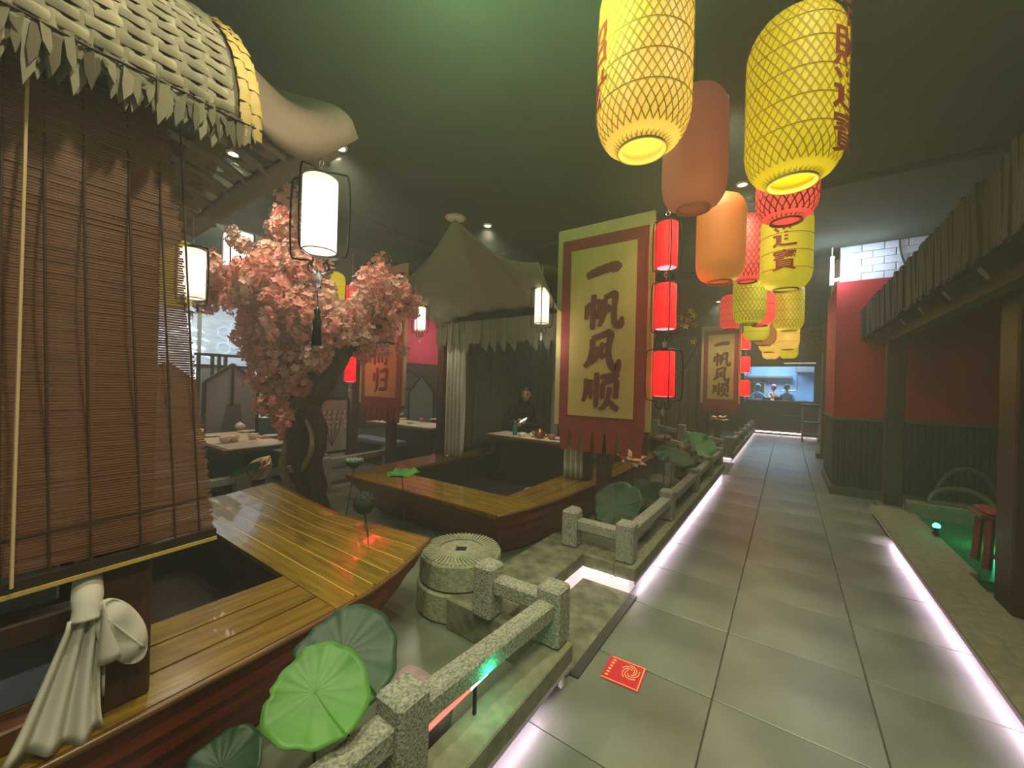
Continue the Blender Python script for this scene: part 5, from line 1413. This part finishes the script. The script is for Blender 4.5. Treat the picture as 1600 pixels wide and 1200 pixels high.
def hand(p, d, side, parent, s=1.0, curl=.6):
    """small hand with palm, four fingers and thumb; d = pointing direction, side = thumb side"""
    p = Vector(p); d = Vector(d).normalized(); sd = Vector(side); sd = (sd - d * sd.dot(d)).normalized(); dn = d.cross(sd)
    mb = MB(); mb.sphere(p + d * .035 * s, .042 * s, 10, 8, (1, 1, .8))
    for k, L in enumerate((.075, .085, .08, .062)):
        b = p + d * .06 * s + sd * (.028 - .019 * k) * s
        mb.tube(smooth_path([b, b + (d * math.cos(curl * .5) + dn * math.sin(curl * .5)) * L * .5 * s, b + (d * math.cos(curl) + dn * math.sin(curl)) * L * .95 * s], 3), .0085 * s, 6)
    mb.tube(smooth_path([p + sd * .025 * s, p + sd * .055 * s + d * .03 * s, p + sd * .06 * s + d * .06 * s], 3), .0095 * s, 6)
    return mb.build('hand', 'skin', parent, smooth=True)
# guest in the far boat
GO = Vector((-.13, 0, -.03))
g = thing('person', 'guest in a black top seated at the tea table, looking at a phone', 'person', (-3.72, 5.88, .12))
J = [((-3.82, 6.02, .62), .17), ((-3.80, 5.98, .78), .155), ((-3.74, 5.90, 1.02), (.19, .13)), ((-3.66, 5.82, 1.20), (.17, .11)), ((-3.60, 5.76, 1.29), .055), ((-3.575, 5.72, 1.35), .05),
     ((-3.86, 5.72, 1.16), .07), ((-3.90, 5.55, .94), .055), ((-3.66, 5.42, .90), .042), ((-3.53, 5.42, .93), .033),
     ((-3.46, 5.94, 1.14), .07), ((-3.30, 5.74, .94), .055), ((-3.36, 5.50, .95), .042), ((-3.40, 5.42, .98), .033),
     ((-3.70, 5.90, .58), .10), ((-3.50, 5.55, .58), .085), ((-3.50, 5.45, .25), .06), ((-3.50, 5.42, .17), .05),
     ((-3.92, 5.92, .58), .10), ((-3.82, 5.52, .58), .085), ((-3.82, 5.42, .25), .06), ((-3.82, 5.39, .17), .05)]
Ed = [(0, 1), (1, 2), (2, 3), (3, 4), (4, 5), (3, 6), (6, 7), (7, 8), (8, 9), (3, 10), (10, 11), (11, 12), (12, 13), (0, 14), (14, 15), (15, 16), (16, 17), (0, 18), (18, 19), (19, 20), (20, 21)]
skin_body('body', [(tuple(Vector(j[0]) + GO - g.location), j[1]) for j in J], Ed, 0, 'cloth_black', g)
head(Vector((-3.54, 5.66, 1.47)) + GO, (.35, -.9, -.22), g, .115, up=Vector((.15, 0, 1)))
hand(Vector((-3.53, 5.41, .94)) + GO, (.8, -.3, .35), (0, .2, 1), g); hand(Vector((-3.40, 5.42, .99)) + GO, (-.3, -.8, .4), (0, 0, 1), g)
t = thing('phone', 'lit mobile phone held by the guest above the tea table', 'phone', (-3.42, 5.33, .98))
R = Matrix.Rotation(-.5, 3, 'Y') @ Matrix.Rotation(.6, 3, 'X')
MB().box((-3.50, 5.33, 1.01), (.15, .075, .009), R=R).build('case', 'black_metal', t, bevel=.003)
MB().box(Vector((-3.50, 5.33, 1.01)) + R @ Vector((0, 0, .006)), (.14, .066, .003), R=R).build('screen', 'phone', t)
t = thing('boat_bench', 'dark bench in the far boat under the seated guest', 'bench', (-3.8, 6.1, .12))
MB().ext(-4.15, -2.3, 5.9, 6.4, .12, .42).build('base', 'black_wood', t); MB().ext(-4.15, -2.3, 5.9, 6.4, .42, .46).build('cushion', 'cushion', t, bevel=.01)

light('booth_fill_lamp', 'SPOT', (-3.0, 5.0, 2.6), 45, (1.0, .9, .72), .05, (0, 0, 0), math.radians(110), .8)  # lamp added to brighten the dim guest and tea table
t = thing('booth_added_lamp', 'small lamp added in the roof lining to brighten the tea table of the far boat', 'downlight', (-3.0, 5.0, 2.62))
MB().lathe([(.0005, -.012), (.04, -.012), (.05, 0)], (-3.0, 5.0, 2.62), 16).build('lens', 'lamp_disc', t)
MB().lathe([(.04, -.015), (.06, -.012), (.062, 0)], (-3.0, 5.0, 2.62), 16).build('trim_ring', 'plastic_white', t)
# diners behind the far table
def seated(label, x, y, zf, mtl, face, bun, hairc=True):
    g = thing('person', label, 'person', (x, y, zf))
    f = Vector(face).normalized(); s = Vector((-f.y, f.x, 0))
    def q(a, b, c): v = f * a + s * b; return (v.x, v.y, c)
    J = [(q(0, 0, .5), .16), (q(.02, 0, .68), .14), (q(.06, 0, .88), (.18, .12)), (q(.12, 0, 1.04), (.15, .10)), (q(.16, 0, 1.13), .05), (q(.18, 0, 1.18), .045),
         (q(.12, .18, 1.0), .06), (q(.26, .24, .80), .05), (q(.42, .12, .76), .04), (q(.12, -.18, 1.0), .06), (q(.26, -.24, .80), .05), (q(.42, -.12, .76), .04),
         (q(.22, .1, .5), .09), (q(.42, .1, .48), .08), (q(.44, .1, .02), .055), (q(.22, -.1, .5), .09), (q(.42, -.1, .48), .08), (q(.44, -.1, .02), .055)]
    E_ = [(0, 1), (1, 2), (2, 3), (3, 4), (4, 5), (3, 6), (6, 7), (7, 8), (3, 9), (9, 10), (10, 11), (0, 12), (12, 13), (13, 14), (0, 15), (15, 16), (16, 17)]
    skin_body('body', J, E_, 0, mtl, g)
    c = Vector((x, y, zf)) + Vector(q(.22, 0, 1.30))
    head(c, f * .9 + Vector((0, 0, -.3)), g, .11, bun=bun)
    for b in (.12, -.12): hand(Vector((x, y, zf)) + Vector(q(.43, b, .76)), f, (0, 0, 1), g)
    return g
pd = at_y(645, 620, 7.6)
seated('diner in a dark green top with a hair bun, bent over beyond the far table', pd.x, 7.6, .06, 'cloth_green', (-.8, -.5, 0), True)
pd2 = at_y(627, 625, 8.0)
seated('diner in a white top half hidden by the red-lit banner', pd2.x, 8.0, .06, 'cloth_white', (.6, -.8, 0), False)

# cooks in the kitchen
def cook(label, x, y, mtl, cap, face, lean=.0):
    g = thing('person', label, 'person', (x, y, 0))
    f = Vector(face).normalized(); s = Vector((-f.y, f.x, 0))
    def q(a, b, c): v = f * a + s * b; return (v.x, v.y, c)
    J = [(q(0, 0, .95), .15), (q(lean * .3, 0, 1.15), .14), (q(lean * .7, 0, 1.35), (.19, .12)), (q(lean, 0, 1.48), (.16, .1)), (q(lean * 1.1, 0, 1.56), .05), (q(lean * 1.15, 0, 1.6), .045),
         (q(lean, .2, 1.43), .06), (q(lean + .15, .26, 1.22), .05), (q(lean + .34, .14, 1.2), .04), (q(lean, -.2, 1.43), .06), (q(lean + .15, -.26, 1.22), .05), (q(lean + .34, -.14, 1.2), .04),
         (q(0, .1, .88), .1), (q(.02, .1, .5), .07), (q(0, .1, .07), .055), (q(0, -.1, .88), .1), (q(.02, -.1, .5), .07), (q(0, -.1, .07), .055)]
    E_ = [(0, 1), (1, 2), (2, 3), (3, 4), (4, 5), (3, 6), (6, 7), (7, 8), (3, 9), (9, 10), (10, 11), (0, 12), (12, 13), (13, 14), (0, 15), (15, 16), (16, 17)]
    skin_body('body', J, E_, 0, mtl, g)
    head(Vector((x, y, 0)) + Vector(q(lean * 1.25, 0, 1.73)), f * .9 + Vector((0, 0, -.25)), g, .115, cap=cap)
    for b in (.14, -.14): hand(Vector((x, y, 0)) + Vector(q(lean + .34, b, 1.2)), f, (0, 0, 1), g)
cook('cook in a pale blue jacket and cap at the left of the kitchen window', -1.0, 18.75, 'cloth_blue', 'cloth_blue', (.5, -.85, 0), .08)
cook('cook in a white and pink jacket in the middle of the kitchen window', -0.52, 19.3, 'petal', 'ceramic_red', (.7, -.7, 0), .1)
cook('cook in a pale turquoise jacket bent forward at the right of the kitchen window', 0.05, 18.75, 'cloth_blue', None, (-.2, -.97, 0), .16)
# brown barrow and stump behind the railing
t = thing('wooden_stump', 'brown tree stump with a flat seat behind the low railing', 'stump', (-2.0, 7.7, 0))
MB().tube(smooth_path([(-2.0, 7.7, 0), (-1.98, 7.7, .3), (-2.02, 7.72, .62)], 5), [.2, .17, .15, .14, .13, .13, .14, .15, .15, .16, .17], 12).build('trunk', 'bark', t, smooth=True)
MB().lathe([(.26, .62), (.28, .66), (.26, .70), (.0005, .71)], (-2.02, 7.72, 0), 18).build('seat', 'brown_wood', t, smooth=True)
t = thing('garden_rock', 'rough beige ornamental rock on the railing beside the pale-veined leaf', 'rock', (-1.3, 6.9, 0))
def rockf(u, v):
    a, b = 2 * PI * u, -PI / 2 + PI * v
    k = 1 + .18 * math.sin(3 * a + 5 * b) + .12 * math.sin(7 * a - 4 * b) * math.cos(b) + .15 * math.sin(9 * b)
    return (-1.3 + .17 * k * math.cos(b) * math.cos(a), 6.9 + .17 * k * math.cos(b) * math.sin(a), .36 + .36 * k ** .5 * math.sin(b))
MB().grid(24, 18, rockf).build('rock_body', 'rubble', t)
MB().grid(12, 8, lambda u, v: (lambda a, b: (-1.22 + .10 * math.cos(b) * math.cos(a), 6.76 + .09 * math.cos(b) * math.sin(a), .10 + .11 * math.sin(b) * (1 + .2 * math.sin(3 * a))))(2 * PI * u, -PI / 2 + PI * v)).build('side_rock', 'rubble', t)

# ------------------------------------------------------------------ haze volume added for lens veil and smoke, lifts the blacks
hz = bpy.data.materials.new('haze'); hz.use_nodes = True
nt = hz.node_tree; nt.nodes.clear()
out = nt.nodes.new('ShaderNodeOutputMaterial'); vs_ = nt.nodes.new('ShaderNodeVolumeScatter')
vs_.inputs['Color'].default_value = (0.90, 0.98, 0.84, 1); vs_.inputs['Density'].default_value = 0.020; vs_.inputs['Anisotropy'].default_value = 0.35
nt.links.new(vs_.outputs[0], out.inputs['Volume'])
MATS['haze'] = hz
o = MB().ext(-10.9, 4.9, -1.9, 17.3, 0.02, 3.88).build('haze', 'haze')
tag(o, 'thin haze added through the dim hall for lens veil and smoke', 'haze', kind='stuff')
